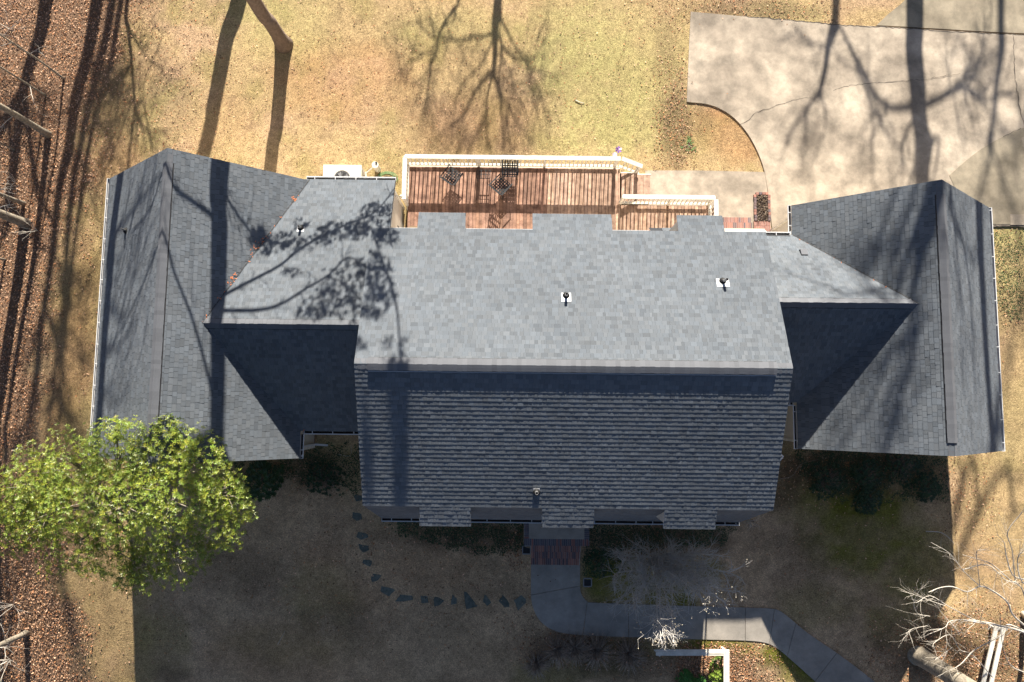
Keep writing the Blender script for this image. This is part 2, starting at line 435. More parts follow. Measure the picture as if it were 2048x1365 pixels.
def in_poly(x, y, poly):
    c = False; n = len(poly)
    for i in range(n):
        a = poly[i]; b = poly[i - 1]
        if (a[1] > y) != (b[1] > y) and x < (b[0] - a[0]) * (y - a[1]) / (b[1] - a[1]) + a[0]: c = not c
    return c
def slab(name, poly, mt, top=.03, thick=.12, kind='structure', cell=.5, z_of=None):
    """a concrete slab that follows the ground: an outline, a triangulated top and real edges"""
    import bmesh
    z_of = z_of or terrain
    bm = bmesh.new()
    n = len(poly)
    dense = []
    for i in range(n):
        a = Vector(poly[i][:2]); b = Vector(poly[(i + 1) % n][:2]); k = max(1, int((b - a).length / cell))
        for j in range(k): dense.append(a.lerp(b, j / k))
    vt = [bm.verts.new((p.x, p.y, 0)) for p in dense]
    f = bm.faces.new(vt)
    bmesh.ops.triangulate(bm, faces=[f])
    bmesh.ops.subdivide_edges(bm, edges=[e for e in bm.edges if len(e.link_faces) == 2 and e.calc_length() > 1.2], cuts=2, use_grid_fill=True)
    bmesh.ops.triangulate(bm, faces=bm.faces[:])
    bm.normal_update()
    if sum(ff.normal.z for ff in bm.faces) < 0: bmesh.ops.reverse_faces(bm, faces=bm.faces[:])
    ex = bmesh.ops.extrude_face_region(bm, geom=bm.faces[:])
    newv = [g for g in ex['geom'] if isinstance(g, bmesh.types.BMVert)]
    ids = set(newv)
    for v in bm.verts:
        z = z_of(v.co.x, v.co.y)
        v.co.z = z + top if v in ids else z + top - thick
    bmesh.ops.recalc_face_normals(bm, faces=bm.faces[:])
    me = bpy.data.meshes.new(name); bm.to_mesh(me); bm.free()
    at = me.attributes.new('tone', 'FLOAT_COLOR', 'FACE'); at.data.foreach_set('color', [1.] * (4 * len(me.polygons)))
    me.materials.append(mt)
    o = bpy.data.objects.new(name, me); col.objects.link(o)
    if kind: o['kind'] = kind
    return o
def G2(pts): return [G(*p)[:2] for p in pts]
def curve(pts, k=6):
    """Catmull-Rom through points"""
    out = []
    P = [Vector(p) for p in pts]; P = [P[0] * 2 - P[1]] + P + [P[-1] * 2 - P[-2]]
    for i in range(1, len(P) - 2):
        a, b, c, d = P[i - 1], P[i], P[i + 1], P[i + 2]
        for j in range(k):
            t = j / k
            out.append(.5 * ((2 * b) + (c - a) * t + (2 * a - 5 * b + 4 * c - d) * t * t + (3 * b - a - 3 * c + d) * t ** 3))
    out.append(P[-2]); return out

# driveway
arc = [tuple(p) for p in curve([(1373, 205), (1420, 211), (1460, 231), (1490, 262), (1510, 295), (1525, 332), (1533, 370), (1539, 415), (1544, 465)], 4)]
drive_px = [(1381, 25), (1480, 34), (1580, 42), (1690, 52), (1750, 54), (1860, 61), (1960, 67), (2120, 74), (2200, 300), (2200, 452), (1985, 454), (1950, 454), (1900, 500), (1600, 500)] + arc[::-1]
D_in = G2(drive_px)
slab('driveway', D_in, M['concrete'], .05)
slab('driveway', G2([(1752, 52), (1775, 30), (1800, 10), (1835, -25), (1870, -80), (2250, -80), (2250, 77), (2120, 71), (1960, 64), (1860, 58)]), M['concrete_old'], .045)
slab('concrete_apron', G2(curve([(1897, 352), (1925, 327), (1960, 300), (2000, 277), (2048, 256), (2110, 240)], 4) + [Vector((2130, 330)), Vector((2130, 448)), Vector((1985, 450)), Vector((1940, 450))]), M['concrete_old'], .062, .02)
slab('paving_slab', G2([(2018, 430), (2100, 430), (2100, 452), (2018, 451)]), M['concrete'], .075, .03)
slab('concrete_pad', G2([(1290, 342), (1400, 342), (1529, 345), (1533, 372), (1539, 420), (1542, 470), (1440, 470), (1290, 470)]), M['concrete'], .035)
# cracks and joints on the driveway
ck = MB()
def crack(pts, wd, dz=.055, jag=.03):
    P = [G(*p) for p in pts]; Q = []
    for a, b in zip(P, P[1:]):
        k = max(1, int((b - a).length / .12))
        for j in range(k): Q.append(a.lerp(b, j / k) + Vector((uni(-jag, jag), uni(-jag, jag), 0)))
    Q.append(P[-1])
    for a, b in zip(Q, Q[1:]):
        d = (b - a); d.z = 0; d.normalize(); n = Vector((-d.y, d.x, 0)); w1 = wd * uni(.5, 1.2) / 2; w2 = w1
        z1 = terrain(a.x, a.y) + dz; z2 = terrain(b.x, b.y) + dz
        ck.face([(a.x - n.x * w1, a.y - n.y * w1, z1), (b.x - n.x * w2, b.y - n.y * w2, z2), (b.x + n.x * w2, b.y + n.y * w2, z2), (a.x + n.x * w1, a.y + n.y * w1, z1)])
crack([(1480, 249), (1500, 240), (1508, 228), (1530, 220), (1585, 202), (1640, 193), (1665, 183), (1700, 172), (1760, 167), (1850, 160), (1920, 148)], .018)
crack([(1480, 34), (1580, 42), (1690, 53), (1750, 55), (1860, 62), (1960, 68), (2060, 72)], .035)
crack([(2025, 72), (2028, 150), (2036, 210), (2047, 252)], .03)
crack([(2005, 275), (2040, 258)], .02, .066)
crack([(1985, 452), (2100, 456)], .05)
ck.build('driveway_crack', M['crack'])['kind'] = 'structure'

# front walk: panels with open joints
Lf = curve([G(*p) for p in ((1062, 1128), (1062, 1190), (1067, 1218), (1079, 1240), (1098, 1256), (1125, 1266), (1178, 1271), (1257, 1274), (1340, 1277), (1413, 1279), (1490, 1281), (1528, 1285), (1553, 1296), (1590, 1327), (1640, 1372), (1700, 1425))], 5)
Rt = curve([G(*p) for p in ((1160, 1128), (1160, 1172), (1162, 1186), (1166, 1194), (1171, 1200), (1175, 1203), (1180, 1205), (1257, 1208), (1340, 1211), (1413, 1213), (1490, 1215), (1538, 1217), (1563, 1224), (1615, 1266), (1690, 1318), (1790, 1395))], 5)
def walk_panels():
    cuts = [0, 5, 30, 35, 45, 50, 58, 64, 68, 71, 75]
    cuts = [0, 5, 29, 35, 45, 50, 57, 63, 69, 75]
    for i, (a, b) in enumerate(zip(cuts, cuts[1:])):
        ls = [p.copy() for p in Lf[a:b + 1]]; rs = [p.copy() for p in Rt[a:b + 1]]
        def shr(s):
            s[0] = s[0].lerp(s[1], min(.4, .008 / max(.01, (s[1] - s[0]).length))); s[-1] = s[-1].lerp(s[-2], min(.4, .008 / max(.01, (s[-1] - s[-2]).length)))
        shr(ls); shr(rs)
        poly = [p[:2] for p in ls] + [p[:2] for p in rs[::-1]]
        slab('front_walk', poly, M['walk'], .035 + .002 * (i % 2), .12)
walk_panels()
WALK = [p[:2] for p in Lf] + [p[:2] for p in Rt[::-1]]

# ------------------------------------------------------------------ roofs
def shingle_rect(mb, O, U, V, L, S, expo=.143, wmin=.075, wmax=.21, tmin=.005, tmax=.010, wave=0, gap=.004):
    """courses of laminated shingles: O eave corner, U along the eave, V up the slope"""
    O = Vector(O); U = Vector(U).normalized(); V = Vector(V).normalized(); Nn = U.cross(V).normalized()
    if Nn.z < 0: Nn = -Nn
    nc = int(round(S / expo)); ex = S / nc
    for r in range(nc):
        v0 = r * ex; v1 = v0 + ex + .012
        u = -uni(0, .1)
        base_t = uni(tmin, tmax)
        while u < L:
            wd = uni(wmin, wmax); a = max(0, u); b = min(L, u + wd - gap)
            if b - a > .02:
                g = random.choice((.82, .89, .94, .97, 1.0, 1.03, 1.06, 1.12)) * uni(.96, 1.04) * (.94 + .12 * vnoise((O.x + u) * .6, v0 * .9 + O.y, 77))
                h = uni(-.02, .02)
                cc = (g * (1 - h), g, g * (1 + h))
                k = max(1, int((b - a) / .05)) if wave else 1
                tk = uni(tmin, tmax)
                edge = [tk + (uni(-wave, wave) if wave else 0) for _ in range(k + 1)]
                dv = uni(0, .004)
                for i in range(k):
                    ua = a + (b - a) * i / k; ub = a + (b - a) * (i + 1) / k
                    p0 = O + U * ua + V * (v0 + dv); p1 = O + U * ub + V * (v0 + dv)
                    q0 = O + U * ua + V * v1; q1 = O + U * ub + V * v1
                    t0, t1 = edge[i], edge[i + 1]
                    mb.face([p0 + Nn * t0, p1 + Nn * t1, q1 + Nn * .0006, q0 + Nn * .0006], 0, cc)
                    mb.face([p0 - Nn * .003, p1 - Nn * .003, p1 + Nn * t1, p0 + Nn * t0], 0, tuple(x * .8 for x in cc))
            u += wd
def roof_plane(name, parent, O, U, V, L, S, thick=.10, label=None, **kw):
    mb = MB()
    shingle_rect(mb, O, U, V, L, S, **kw)
    O = Vector(O); U = Vector(U).normalized(); V = Vector(V).normalized(); N = U.cross(V).normalized()
    if N.z < 0: N = -N
    c = [O, O + U * L, O + U * L + V * S, O + V * S]
    up = [p - N * .004 for p in c]; dn = [p - N * thick for p in c]
    mb.mesh(up + dn, [(0, 1, 2, 3)], 1); mb.mesh(up + dn, [(7, 6, 5, 4), (0, 4, 5, 1), (1, 5, 6, 2), (2, 6, 7, 3), (3, 7, 4, 0)], 2)
    o = mb.build(name, [M['shingle'], M['underlay'], M['gutter']], parent)
    if label: o['label'] = label
    return o
def ridge_caps(name, parent, A, B, s1, s2, wd=.15, lift=.012, step=.145, vent=None, z_extra=0.):
    """folded cap shingles from A to B; s1,s2 slopes on each side"""
    A = Vector(A); B = Vector(B); d = (B - A).normalized(); side = Vector((-d.y, d.x, 0)); L = (B - A).length
    mb = MB(); n = int(L / step)
    for i in range(n + 1):
        a = i * step; b = min(L, a + step + .02)
        if b - a < .02: continue
        g = random.choice((.90, .96, 1., 1.05)) * uni(.97, 1.03); cc = (g, g, g)
        za = lift + z_extra; zb = lift * .35 + z_extra
        zb, za = za, zb
        jit = uni(-.006, .006)
        ring = []
        for t, zz in ((a, za), (b, zb)):
            c = A + d * t
            pts = []
            for f, sl in ((-1, s1), (-.45, s1), (0, 0), (.45, s2), (1, s2)):
                drop = abs(f) * wd * sl if abs(f) > .5 else (abs(f) * wd * sl * 1.15 + .006 * (f == 0) - 0)
                if f == 0: drop = .012
                pts.append(c + side * (f * wd + jit) - Vector((0, 0, drop)) + Vector((0, 0, zz)))
            ring.append(pts)
        for k in range(4): mb.face([ring[0][k], ring[0][k + 1], ring[1][k + 1], ring[1][k]], 0, cc)
        e = ring[1]
        for k in range(4): mb.face([e[k] - Vector((0, 0, .012)), e[k + 1] - Vector((0, 0, .012)), e[k + 1], e[k]], 0, tuple(x * .7 for x in cc))
    if z_extra > 0:
        # ridge vent body: dark louvred edges with a pale end lip
        for sgn, sl in ((-1, s1), (1, s2)):
            a = A + side * (sgn * wd * .97) - Vector((0, 0, wd * .97 * sl)); b = B + side * (sgn * wd * .97) - Vector((0, 0, wd * .97 * sl))
            ha = Vector((0, 0, z_extra + .008))
            mb.face([a, b, b + ha, a + ha], 1)
            o = side * (sgn * .018)
            mb.face([a + o + Vector((0, 0, .004)), b + o + Vector((0, 0, .004)), b + Vector((0, 0, .012)), a + Vector((0, 0, .012))], 1)
        for e in (A, B):
            mb.face([e - side * wd - Vector((0, 0, wd * s1)), e, e + Vector((0, 0, z_extra)), e - side * wd + Vector((0, 0, z_extra - wd * s1))], 1)
            mb.face([e, e + side * wd - Vector((0, 0, wd * s2)), e + side * wd + Vector((0, 0, z_extra - wd * s2)), e + Vector((0, 0, z_extra))], 1)
    return mb.build(name, [M['cap'], M['vent_dark']], parent)

house = empty('house', 'long grey shingled house with a tall gambrel middle and a gabled wing at each end', 'house', loc=(0, 0, 0))
WV = .0032
L_ = MX1 - MX0
SL = math.hypot(1, MS)
# main upper slopes (down to the knees), front one with deeper, wavier courses
fs_len = (MYR - MKF) * SL; rs_len = (MKR - MYR) * SL
zf = MZR - MS * (MYR - MKF); zr_ = MZR - MS * (MKR - MYR)
roof_plane('roof', house, (MX0, MKF, zf), (1, 0, 0), (0, 1, MS), L_, fs_len, wave=WV, tmin=.0095, tmax=.0125, wmin=.09, label='front slope of the middle roof')
roof_plane('roof', house, (MX0, MKR, zr_), (1, 0, 0), (0, -1, MS), L_, rs_len, label='sunlit rear slope of the middle roof')
ridge_caps('ridge_cap', house, (MX0, MYR, MZR + .004), (MX0 + .42, MYR, MZR + .004), MS, MS, .16)
ridge_caps('ridge_cap', house, (MX1 - .48, MYR, MZR + .004), (MX1, MYR, MZR + .004), MS, MS, .16)
ridge_caps('ridge_vent', house, (MX0 + .40, MYR, MZR), (MX1 - .47, MYR, MZR), MS, MS, .19, z_extra=.05)
# thin pale lip below the vent
mb = MB(); mb.box(MX0 + .40, MX1 - .47, MYR - .225, MYR - .20, MZR - .225 * MS + .003, MZR - .20 * MS + .013)
mb.build('vent_lip', M['flash'], house)
# lower steep slopes
for sgn, yk, zk, ye in ((-1, MKF, zf, -4.12), (1, MKR, zr_, 6.40)):
    ze = 3.02
    dv = Vector((0, yk - ye, zk - ze)); S = dv.length
    roof_plane('roof', house, (MX0 + .02, ye, ze), (1, 0, 0), dv, L_ - .04, S - .03, thick=.08, label='steep lower slope of the middle roof')
# dormers
def dormer(x0, x1, sgn):
    d = bpy.data.objects.new('dormer', None); col.objects.link(d); d.parent = house
    yk = MKF if sgn < 0 else MKR; zk = zf if sgn < 0 else zr_
    yo = -3.87 if sgn < 0 else 6.30
    L = x1 - x0; S = abs(yo - yk) * SL; ze = zk - MS * abs(yo - yk)
    kw = dict(wave=WV) if sgn < 0 else {}
    roof_plane('roof', d, (x0, yo, ze + .004), (1, 0, 0), (0, -sgn, MS), L, S + .02, thick=.07, **kw)
    yw = yo - sgn * .13
    mb = MB(); xa, xb = x0 + .09, x1 - .09
    y0, y1 = sorted((yw, yw - sgn * .5))
    mb.box(xa, xb, y0, y1, 3.1, ze - .04)
    # cheeks rise with the slope
    for xx in (xa - .004, xb - .046):
        pts = [(xx, yw, ze - .05), (xx, yk, zk - .05), (xx, yk, zk - .6), (xx, yw, 3.3)]
        mb.mesh(pts + [(p[0] + .05, p[1], p[2]) for p in pts], [(0, 1, 2, 3), (7, 6, 5, 4), (0, 4, 5, 1), (3, 2, 6, 7)])
    mb.build('wall', M['white'], d)
    mb = MB(); xm = (xa + xb) / 2; ww = min(.5, (xb - xa) / 2 - .15)
    ya, yb = sorted((yw, yw + sgn * .03))
    for (a, b, c, e) in ((xm - ww, xm + ww, 3.75, 3.82), (xm - ww, xm + ww, 5.35, 5.42), (xm - ww, xm - ww + .07, 3.82, 5.35), (xm + ww - .07, xm + ww, 3.82, 5.35), (xm - ww + .07, xm + ww - .07, 4.56, 4.61)):
        mb.box(a, b, ya, yb, c, e)
    wn = mb.build('window', M['white'], d)
    mb = MB(); mb.box(xm - ww + .07, xm + ww - .07, min(yw, yw + sgn * .012), max(yw, yw + sgn * .012), 3.82, 5.35)
    mb.build('pane', M['glass'], wn)
for a, b in ((-2.89, -1.26), (.98, 2.62), (4.84, 6.48)): dormer(a, b, -1)
for a, b in ((-3.16, -1.60), (.61, 3.22), (5.38, 6.89)): dormer(a, b, 1)

def wing(wg, end_vent):
    c = (wg['x0'] + wg['x1']) / 2; hw = (wg['x1'] - wg['x0']) / 2; s = (wg['r'] - wg['e']) / hw
    S = hw * math.hypot(1, s); L = wg['y1'] - wg['y0']
    roof_plane('roof', house, (wg['x0'], wg['y0'], wg['e']), (0, 1, 0), (1, 0, s), L, S, wmin=.12, wmax=.28, tmin=.004, tmax=.017, gap=.009)
    roof_plane('roof', house, (wg['x1'], wg['y0'], wg['e']), (0, 1, 0), (-1, 0, s), L, S, wmin=.12, wmax=.28, tmin=.004, tmax=.017, gap=.009)
    r = wg['r'] + .004
    ridge_caps('ridge_cap', house, (c, wg['y0'], r), (c, wg['y0'] + .45, r), s, s, .14)
    ridge_caps('ridge_cap', house, (c, wg['y1'] - .5, r), (c, wg['y1'], r), s, s, .14)
    ridge_caps('ridge_vent', house, (c, wg['y0'] + .42, r - .004), (c, wg['y1'] - .48, r - .004), s, s, .165, z_extra=.05)
    return c, hw, s
wing(LW, 1); wing(RW, 1)
for cn, xa, xb in ((LC, -11.45, -4.50), (RC, 8.0, 14.1)):
    L = xb - xa
    for ye, lab in ((cn['yb'], 'sunlit rear slope of the connecting roof'), (cn['yf'], 'shaded front slope of the connecting roof')):
        dv = Vector((0, cn['yr'] - ye, cn['zr'] - cn['e']))
        roof_plane('roof', house, (xa, ye, cn['e']), (1, 0, 0), dv, L, dv.length, label=lab)
    s1 = (cn['zr'] - cn['e']) / (cn['yr'] - cn['yf']); s2 = (cn['zr'] - cn['e']) / (cn['yb'] - cn['yr'])
    x_end = -10.62 if xa < 0 else 13.62
    A, B = ((x_end, cn['yr'], cn['zr'] + .004), (-4.6, cn['yr'], cn['zr'] + .004)) if xa < 0 else ((8.1, cn['yr'], cn['zr'] + .004), (x_end, cn['yr'], cn['zr'] + .004))
    # side vector points to +y for a +x ridge: first slope belongs to -side (front)
    ridge_caps('ridge_cap', house, A, B, s1, s2, .165, lift=.014, z_extra=.02)

for A, B in (((-10.424, 2.6, 5.2), (-7.70, 8.38, 2.9)), ((13.48, 3.5, 5.45), (10.42, 6.45, 2.9))):
    mb = MB(); a = Vector(A); b = Vector(B); n_ = 40; sd = 1 if A[0] < 0 else -1
    for i in range(n_):
        p0 = a.lerp(b, i / n_) + Vector((-sd * .02, 0, .03)); p1 = a.lerp(b, (i + .96) / n_) + Vector((-sd * (.02 + uni(0, .02)), 0, .03))
        mb.bar(p0, p1, .028, .012)
        if rnd() < .6: q = p1 + Vector((-sd * uni(.03, .09), 0, .004)); q.z += .8 * abs(q.x - p1.x); mb.bar(p1, q, .012, .008)
    mb.build('valley_cut', M['vent_dark'], house)

# walls
def siding_wall(mb, a, b, z0, z1, nrm, lap=.12, th=.02):
    """lapped boards from a to b (xy), facing nrm"""
    a = Vector((a[0], a[1], 0)); b = Vector((b[0], b[1], 0)); n = Vector((nrm[0], nrm[1], 0))
    z = z0
    while z < z1 - 1e-3:
        zt = min(z1, z + lap)
        p = [a + n * th + Vector((0, 0, z)), b + n * th + Vector((0, 0, z)), b + n * .003 + Vector((0, 0, zt)), a + n * .003 + Vector((0, 0, zt))]
        mb.face(p, 0); mb.face([a + Vector((0, 0, z)), b + Vector((0, 0, z)), p[1], p[0]], 0)
        z = zt
def wall_box(x0, x1, y0, y1, z1, label=None, gable=None):
    mb = MB(); zb = -1.9
    for a, b, n in (((x0, y0), (x1, y0), (0, -1)), ((x1, y0), (x1, y1), (1, 0)), ((x1, y1), (x0, y1), (0, 1)), ((x0, y1), (x0, y0), (-1, 0))):
        siding_wall(mb, a, b, .15, z1, n)
        A = Vector(a + (0,)); B = Vector(b + (0,)); N = Vector(n + (0,)) * -.03
        mb.face([A + N + Vector((0, 0, zb)), B + N + Vector((0, 0, zb)), B + N + Vector((0, 0, .16)), A + N + Vector((0, 0, .16))], 1)
    # corner boards
    for cx_, cy_ in ((x0, y0), (x1, y0), (x1, y1), (x0, y1)):
        mb.box(cx_ - .05, cx_ + .05, cy_ - .05, cy_ + .05, .12, z1, 2)
    if gable:
        c, rz, s = gable
        for yy, sg in ((y0, -1), (y1, 1)):
            mb.mesh([(x0, yy + .002 * sg, z1), (x1, yy + .002 * sg, z1), (c, yy + .002 * sg, rz - .1)], [(0, 1, 2)], 0)
    o = mb.build('wall', [M['vinyl'], M['brick'], M['white']], house)
    if label: o['label'] = label
wall_box(-4.45, 8.05, -3.85, 6.15, 3.0, 'walls of the middle block')
for xx in (-4.44, 8.02):   # gable ends of the middle block
    mb = MB()
    pts = [(xx, -3.7, 3.0), (xx, 6.0, 3.0), (xx, MKR - .12, zr_ - .08), (xx, MYR, MZR - .1), (xx, MKF + .12, zf - .08)]
    mb.mesh(pts + [(p[0] + .02, p[1], p[2]) for p in pts], [(4, 3, 2, 1, 0), (5, 6, 7, 8, 9)] + [(i, (i + 1) % 5, 5 + (i + 1) % 5, 5 + i) for i in range(5)])
    mb.build('gable_end', M['vinyl'], house)
for wg in (LW, RW):
    c = (wg['x0'] + wg['x1']) / 2
    wall_box(wg['x0'] + .3, wg['x1'] - .3, wg['y0'] + .25, wg['y1'] - .25, 2.82, gable=(c, wg['r'], 0))
wall_box(-8.1, -4.62, -.75, 8.08, 2.8, 'walls of the rear left connecting room')
wall_box(8.0, 10.8, .45, 6.15, 2.8)
# gable end of the left connecting roof, east side
mb = MB(); mb.mesh([(-4.60, 8.08, 2.8), (-4.60, 5.6, 2.8), (-4.60, 5.6, 3.95), (-4.60, 8.08, 2.93)], [(0, 1, 2, 3)])
mb.mesh([(-4.50, 8.38, 2.74), (-4.50, 5.9, 3.72), (-4.50, 5.9, 3.86), (-4.50, 8.38, 2.89)], [(0, 1, 2, 3)])
mb.build('gable_trim', M['white'], house)
# lattice vent low on that wall
mb = MB()
for i in range(4):
    for j in range(6):
        mb.box(-4.598, -4.585, 6.60 + .11 * i, 6.66 + .11 * i, .45 + .2 * j, .60 + .2 * j)
mb.build('wall_vent', M['vent_dark'], house)

# gutters
def gutter(a, b, out, z, hang=.75, closed=(True, True), first=.3):
    """a,b ends along the eave line, out = unit vector outward"""
    a = Vector((a[0], a[1], z)); b = Vector((b[0], b[1], z)); o = Vector((out[0], out[1], 0)); up = Vector((0, 0, 1)); d = (b - a).normalized(); L = (b - a).length
    mb = MB(); w_ = .125
    prof = [(0, -.015), (0, -.11), (.085, -.11), (w_, -.04), (w_, .0), (w_ - .026, .002), (w_ - .026, -.006), (w_ - .008, -.008), (w_ - .008, -.038), (.08, -.103), (.006, -.103), (.006, -.015)]
    A = [a + o * x + up * y for x, y in prof]; B = [b + o * x + up * y for x, y in prof]; n = len(prof)
    for i in range(n): mb.face([A[i], A[(i + 1) % n], B[(i + 1) % n], B[i]], 0)
    mb.face([a + o * .007 + up * -.085, b + o * .007 + up * -.085, b + o * .095 + up * -.085, a + o * .095 + up * -.085], 1)
    for e, s_ in ((a, 1), (b, -1)):
        if (s_ == 1 and closed[0]) or (s_ == -1 and closed[1]):
            q = [e, e + o * w_, e + o * w_ - up * .04, e + o * .085 - up * .11, e - up * .11]
            mb.mesh(q + [p - d * (s_ * .012) for p in q], [(0, 1, 2, 3, 4), (9, 8, 7, 6, 5), (0, 5, 6, 1), (1, 6, 7, 2)], 0)
    g = mb.build('gutter', [M['gutter'], M['gutter_in']], house)
    t = first
    hm = None
    while t < L - .08:
        c = a + d * t
        if hm is None:
            h = MB(); h.bar(o * -.01 + up * .006, o * (w_ - .01) + up * .006, .026, .006); hm = h.build('gutter_bracket', M['gutter'], g); hm.location = c; first_h = hm
        else:
            k = first_h.copy(); col.objects.link(k); k.parent = g; k.location = c
        t += hang * uni(.9, 1.08)
E0 = 2.88
gutter((LW['x0'], LW['y0']), (LW['x0'], LW['y1']), (-1, 0), E0, .78)
gutter((-7.70, LW['y0']), (-7.70, -1.18), (1, 0), E0, .55, closed=(True, False))
gutter((-7.575, -1.05), (-4.4, -1.05), (0, -1), E0, .78)
gutter((-7.85, 8.38), (-4.50, 8.38), (0, 1), E0, .82)
gutter((-4.62, 6.40), (10.30, 6.40), (0, 1), 3.0, .8, first=.9)
gutter((RW['x0'], 6.5), (RW['x0'], RW['y1']), (-1, 0), E0, .5, first=.3)
gutter((RW['x0'], RW['y0']), (RW['x0'], .06), (-1, 0), E0, 1.1)
gutter((RW['x1'], RW['y0']), (RW['x1'], RW['y1']), (1, 0), E0, .88)
gutter((8.2, .19), (10.3, .19), (0, -1), E0, .8)
for a, b in ((-4.63, -2.95), (-1.2, .94), (2.66, 4.8), (6.52, 8.2)):
    gutter((a, -4.12), (b, -4.12), (0, -1), 3.0, .78, first=.35, closed=(a < -4, b > 8))
# the stretches in front of dormers share the same eave height
for a, b in ((-2.95, -1.2), (.94, 2.66), (4.8, 6.52)):
    gutter((a, -4.12), (b, -4.12), (0, -1), 3.0, .9, closed=(False, False))

def downspout(pts, w_=.075):
    mb = MB()
    for a, b in zip(pts, pts[1:]): mb.bar(a, b, w_, w_ * .8)
    mb.build('downspout', M['gutter'], house)
downspout([(-7.62, -1.98, 2.8), (-7.94, -1.70, 2.55), (-7.94, -1.70, .2), (-7.45, -1.74, .05)])
downspout([(10.38, 6.55, 2.85), (10.62, 6.55, 2.6), (10.62, 6.55, .3), (10.45, 7.3, .12)])
downspout([(8.12, -4.2, 2.9), (8.2, -3.75, 2.65), (8.2, -3.75, .1), (8.5, -4.0, -.1)])
mb = MB(); mb.tube([W(1561, 909, 2.6), W(1566, 913, 2.55), W(1558, 923, 2.5)], .035, 6); mb.build('pipe_elbow', M['gutter'], house)

# plumbing vents, exhaust cap
def zroof(x, y): return house_h(x, y)
def vent_pipe(x, y, slopevec, hgt=.26, r=.045, plate=(.34, .34), lean=0):
    z = zroof(x, y); sv = Vector(slopevec).normalized(); n = Vector((-sv.x * 0, 0, 0))
    v = bpy.data.objects.new('vent_pipe', None); col.objects.link(v); v.parent = house
    side = Vector((-sv.y, sv.x, 0)).normalized(); nn = side.cross(sv); 
    if nn.z < 0: nn = -nn
    c = Vector((x, y, z)) + nn * .016
    mb = MB(); a = plate[0] / 2; b = plate[1]
    q = [c - side * a + sv * (b * .62), c + side * a + sv * (b * .62), c + side * a - sv * (b * .25), c - side * a - sv * (b * .25)]
    mb.mesh(q + [p - nn * .008 for p in q], [(0, 1, 2, 3), (0, 4, 5, 1), (1, 5, 6, 2), (2, 6, 7, 3), (3, 7, 4, 0)])
    mb.build('flashing', M['flash'], v)
    mb = MB(); mb.tube([c - nn * .01, c + nn * .03, c + nn * .05 + Vector((0, 0, .03))], [.12, .10, r + .02], 14); mb.build('boot', M['black'], v, True)
    mb = MB(); top = c + Vector((lean, 0, hgt))
    mb.tube([c, top], r, 12, cap=False); mb.tube([top - Vector((0, 0, .12)), top], [r * .8, r * .8], 12, 0, None, False)
    n0 = 12
    for k in range(n0):
        a0 = 2 * math.pi * k / n0; a1 = 2 * math.pi * (k + 1) / n0
        def pt(rr, aa, z_=0): return top + Vector((rr * math.cos(aa), rr * math.sin(aa), z_))
        mb.face([pt(r * .8, a0), pt(r, a0), pt(r, a1), pt(r * .8, a1)])
    mb.build('pipe', M['lead'], v)
    mb = MB(); mb.disc((top.x, top.y), r * .79, top.z - .1, top.z - .09, 12); mb.build('bore', M['black'], v)
def at_roof(px, py):
    p = hit(px, py); return p.x, p.y
vent_pipe(*at_roof(1132, 592), (0, -1, MS), .30, .045, (.30, .36))
vent_pipe(*at_roof(1445, 563), (0, -1, MS), .30, .045, (.40, .34), .05)
vent_pipe(*at_roof(1073, 984), (0, 1, MS), .28, .05, (.2, .2))
vent_pipe(*at_roof(602, 457), (0, -1, .397), .26, .045, (.26, .26))
x_, y_ = at_roof(253, 462); vent_pipe(x_, y_, (1, 0, .844), .32, .03, (.05, .05))
x_, y_ = at_roof(1606, 506)
mb = MB(); z_ = zroof(x_, y_)
s_ = .86; a_ = .12
mb.mesh([(x_ - a_, y_ - .10, z_ + .10 + .05), (x_ + a_, y_ - .10, z_ + .15), (x_ + a_, y_ + .12, z_ + .04), (x_ - a_, y_ + .12, z_ + .04), (x_ - a_, y_ - .10, z_ - .02), (x_ + a_, y_ - .10, z_ - .02), (x_ + a_, y_ + .12, z_ - .15), (x_ - a_, y_ + .12, z_ - .15)], [(0, 1, 2, 3), (4, 0, 3, 7), (1, 5, 6, 2), (2, 6, 7, 3), (0, 4, 5, 1)])
mb.build('exhaust_hood', M['cap'], house)

# wall lamps, lamp by the rear wall
def wall_lamp(p, lab, r=.07):
    t = empty('wall_lamp', lab, 'lamp', loc=p)
    mb = MB(); mb.tube([(0, 0, 0), (0, 0, .06), (0, 0, .12)], [r, r * .8, r * .3], 12); mb.build('lamp_shade', M['white'], t, True)
    mb = MB(); mb.tube([(0, 0, .05), (-.2, 0, .1)], .012, 6); mb.build('arm', M['darkmetal'], t)
p = W(801, 393, 2.3); wall_lamp((-4.38, p.y, 2.25), 'small round lamp on the cream wall left of the deck')
p = W(1651, 901, 2.2); t = wall_lamp((p.x, -1.42, 2.2), 'small pale lamp under the front edge of the right wing roof', .06)

# little rear lean-to roof between the dormers
mb = MB()
a = W(1297, 458, 3.02); b = W(1345, 446, 3.3)
x0_, x1_ = a.x, b.x + .35
shingle_rect(mb, (x0_ + .5, 6.62, 3.02), (1, 0, 0), (0, -.6, .5), x1_ - x0_, .9)
mb.mesh([(x0_, 6.62, 3.01), (x1_, 6.62, 3.01), (x1_, 5.85, 3.6), (x0_ + .4, 5.85, 3.6)], [(0, 1, 2, 3)], 1)
mb.build('small_roof', [M['shingle'], M['underlay']], house)

# rust-coloured leaves caught in the left valley are part of the yard debris (built below)

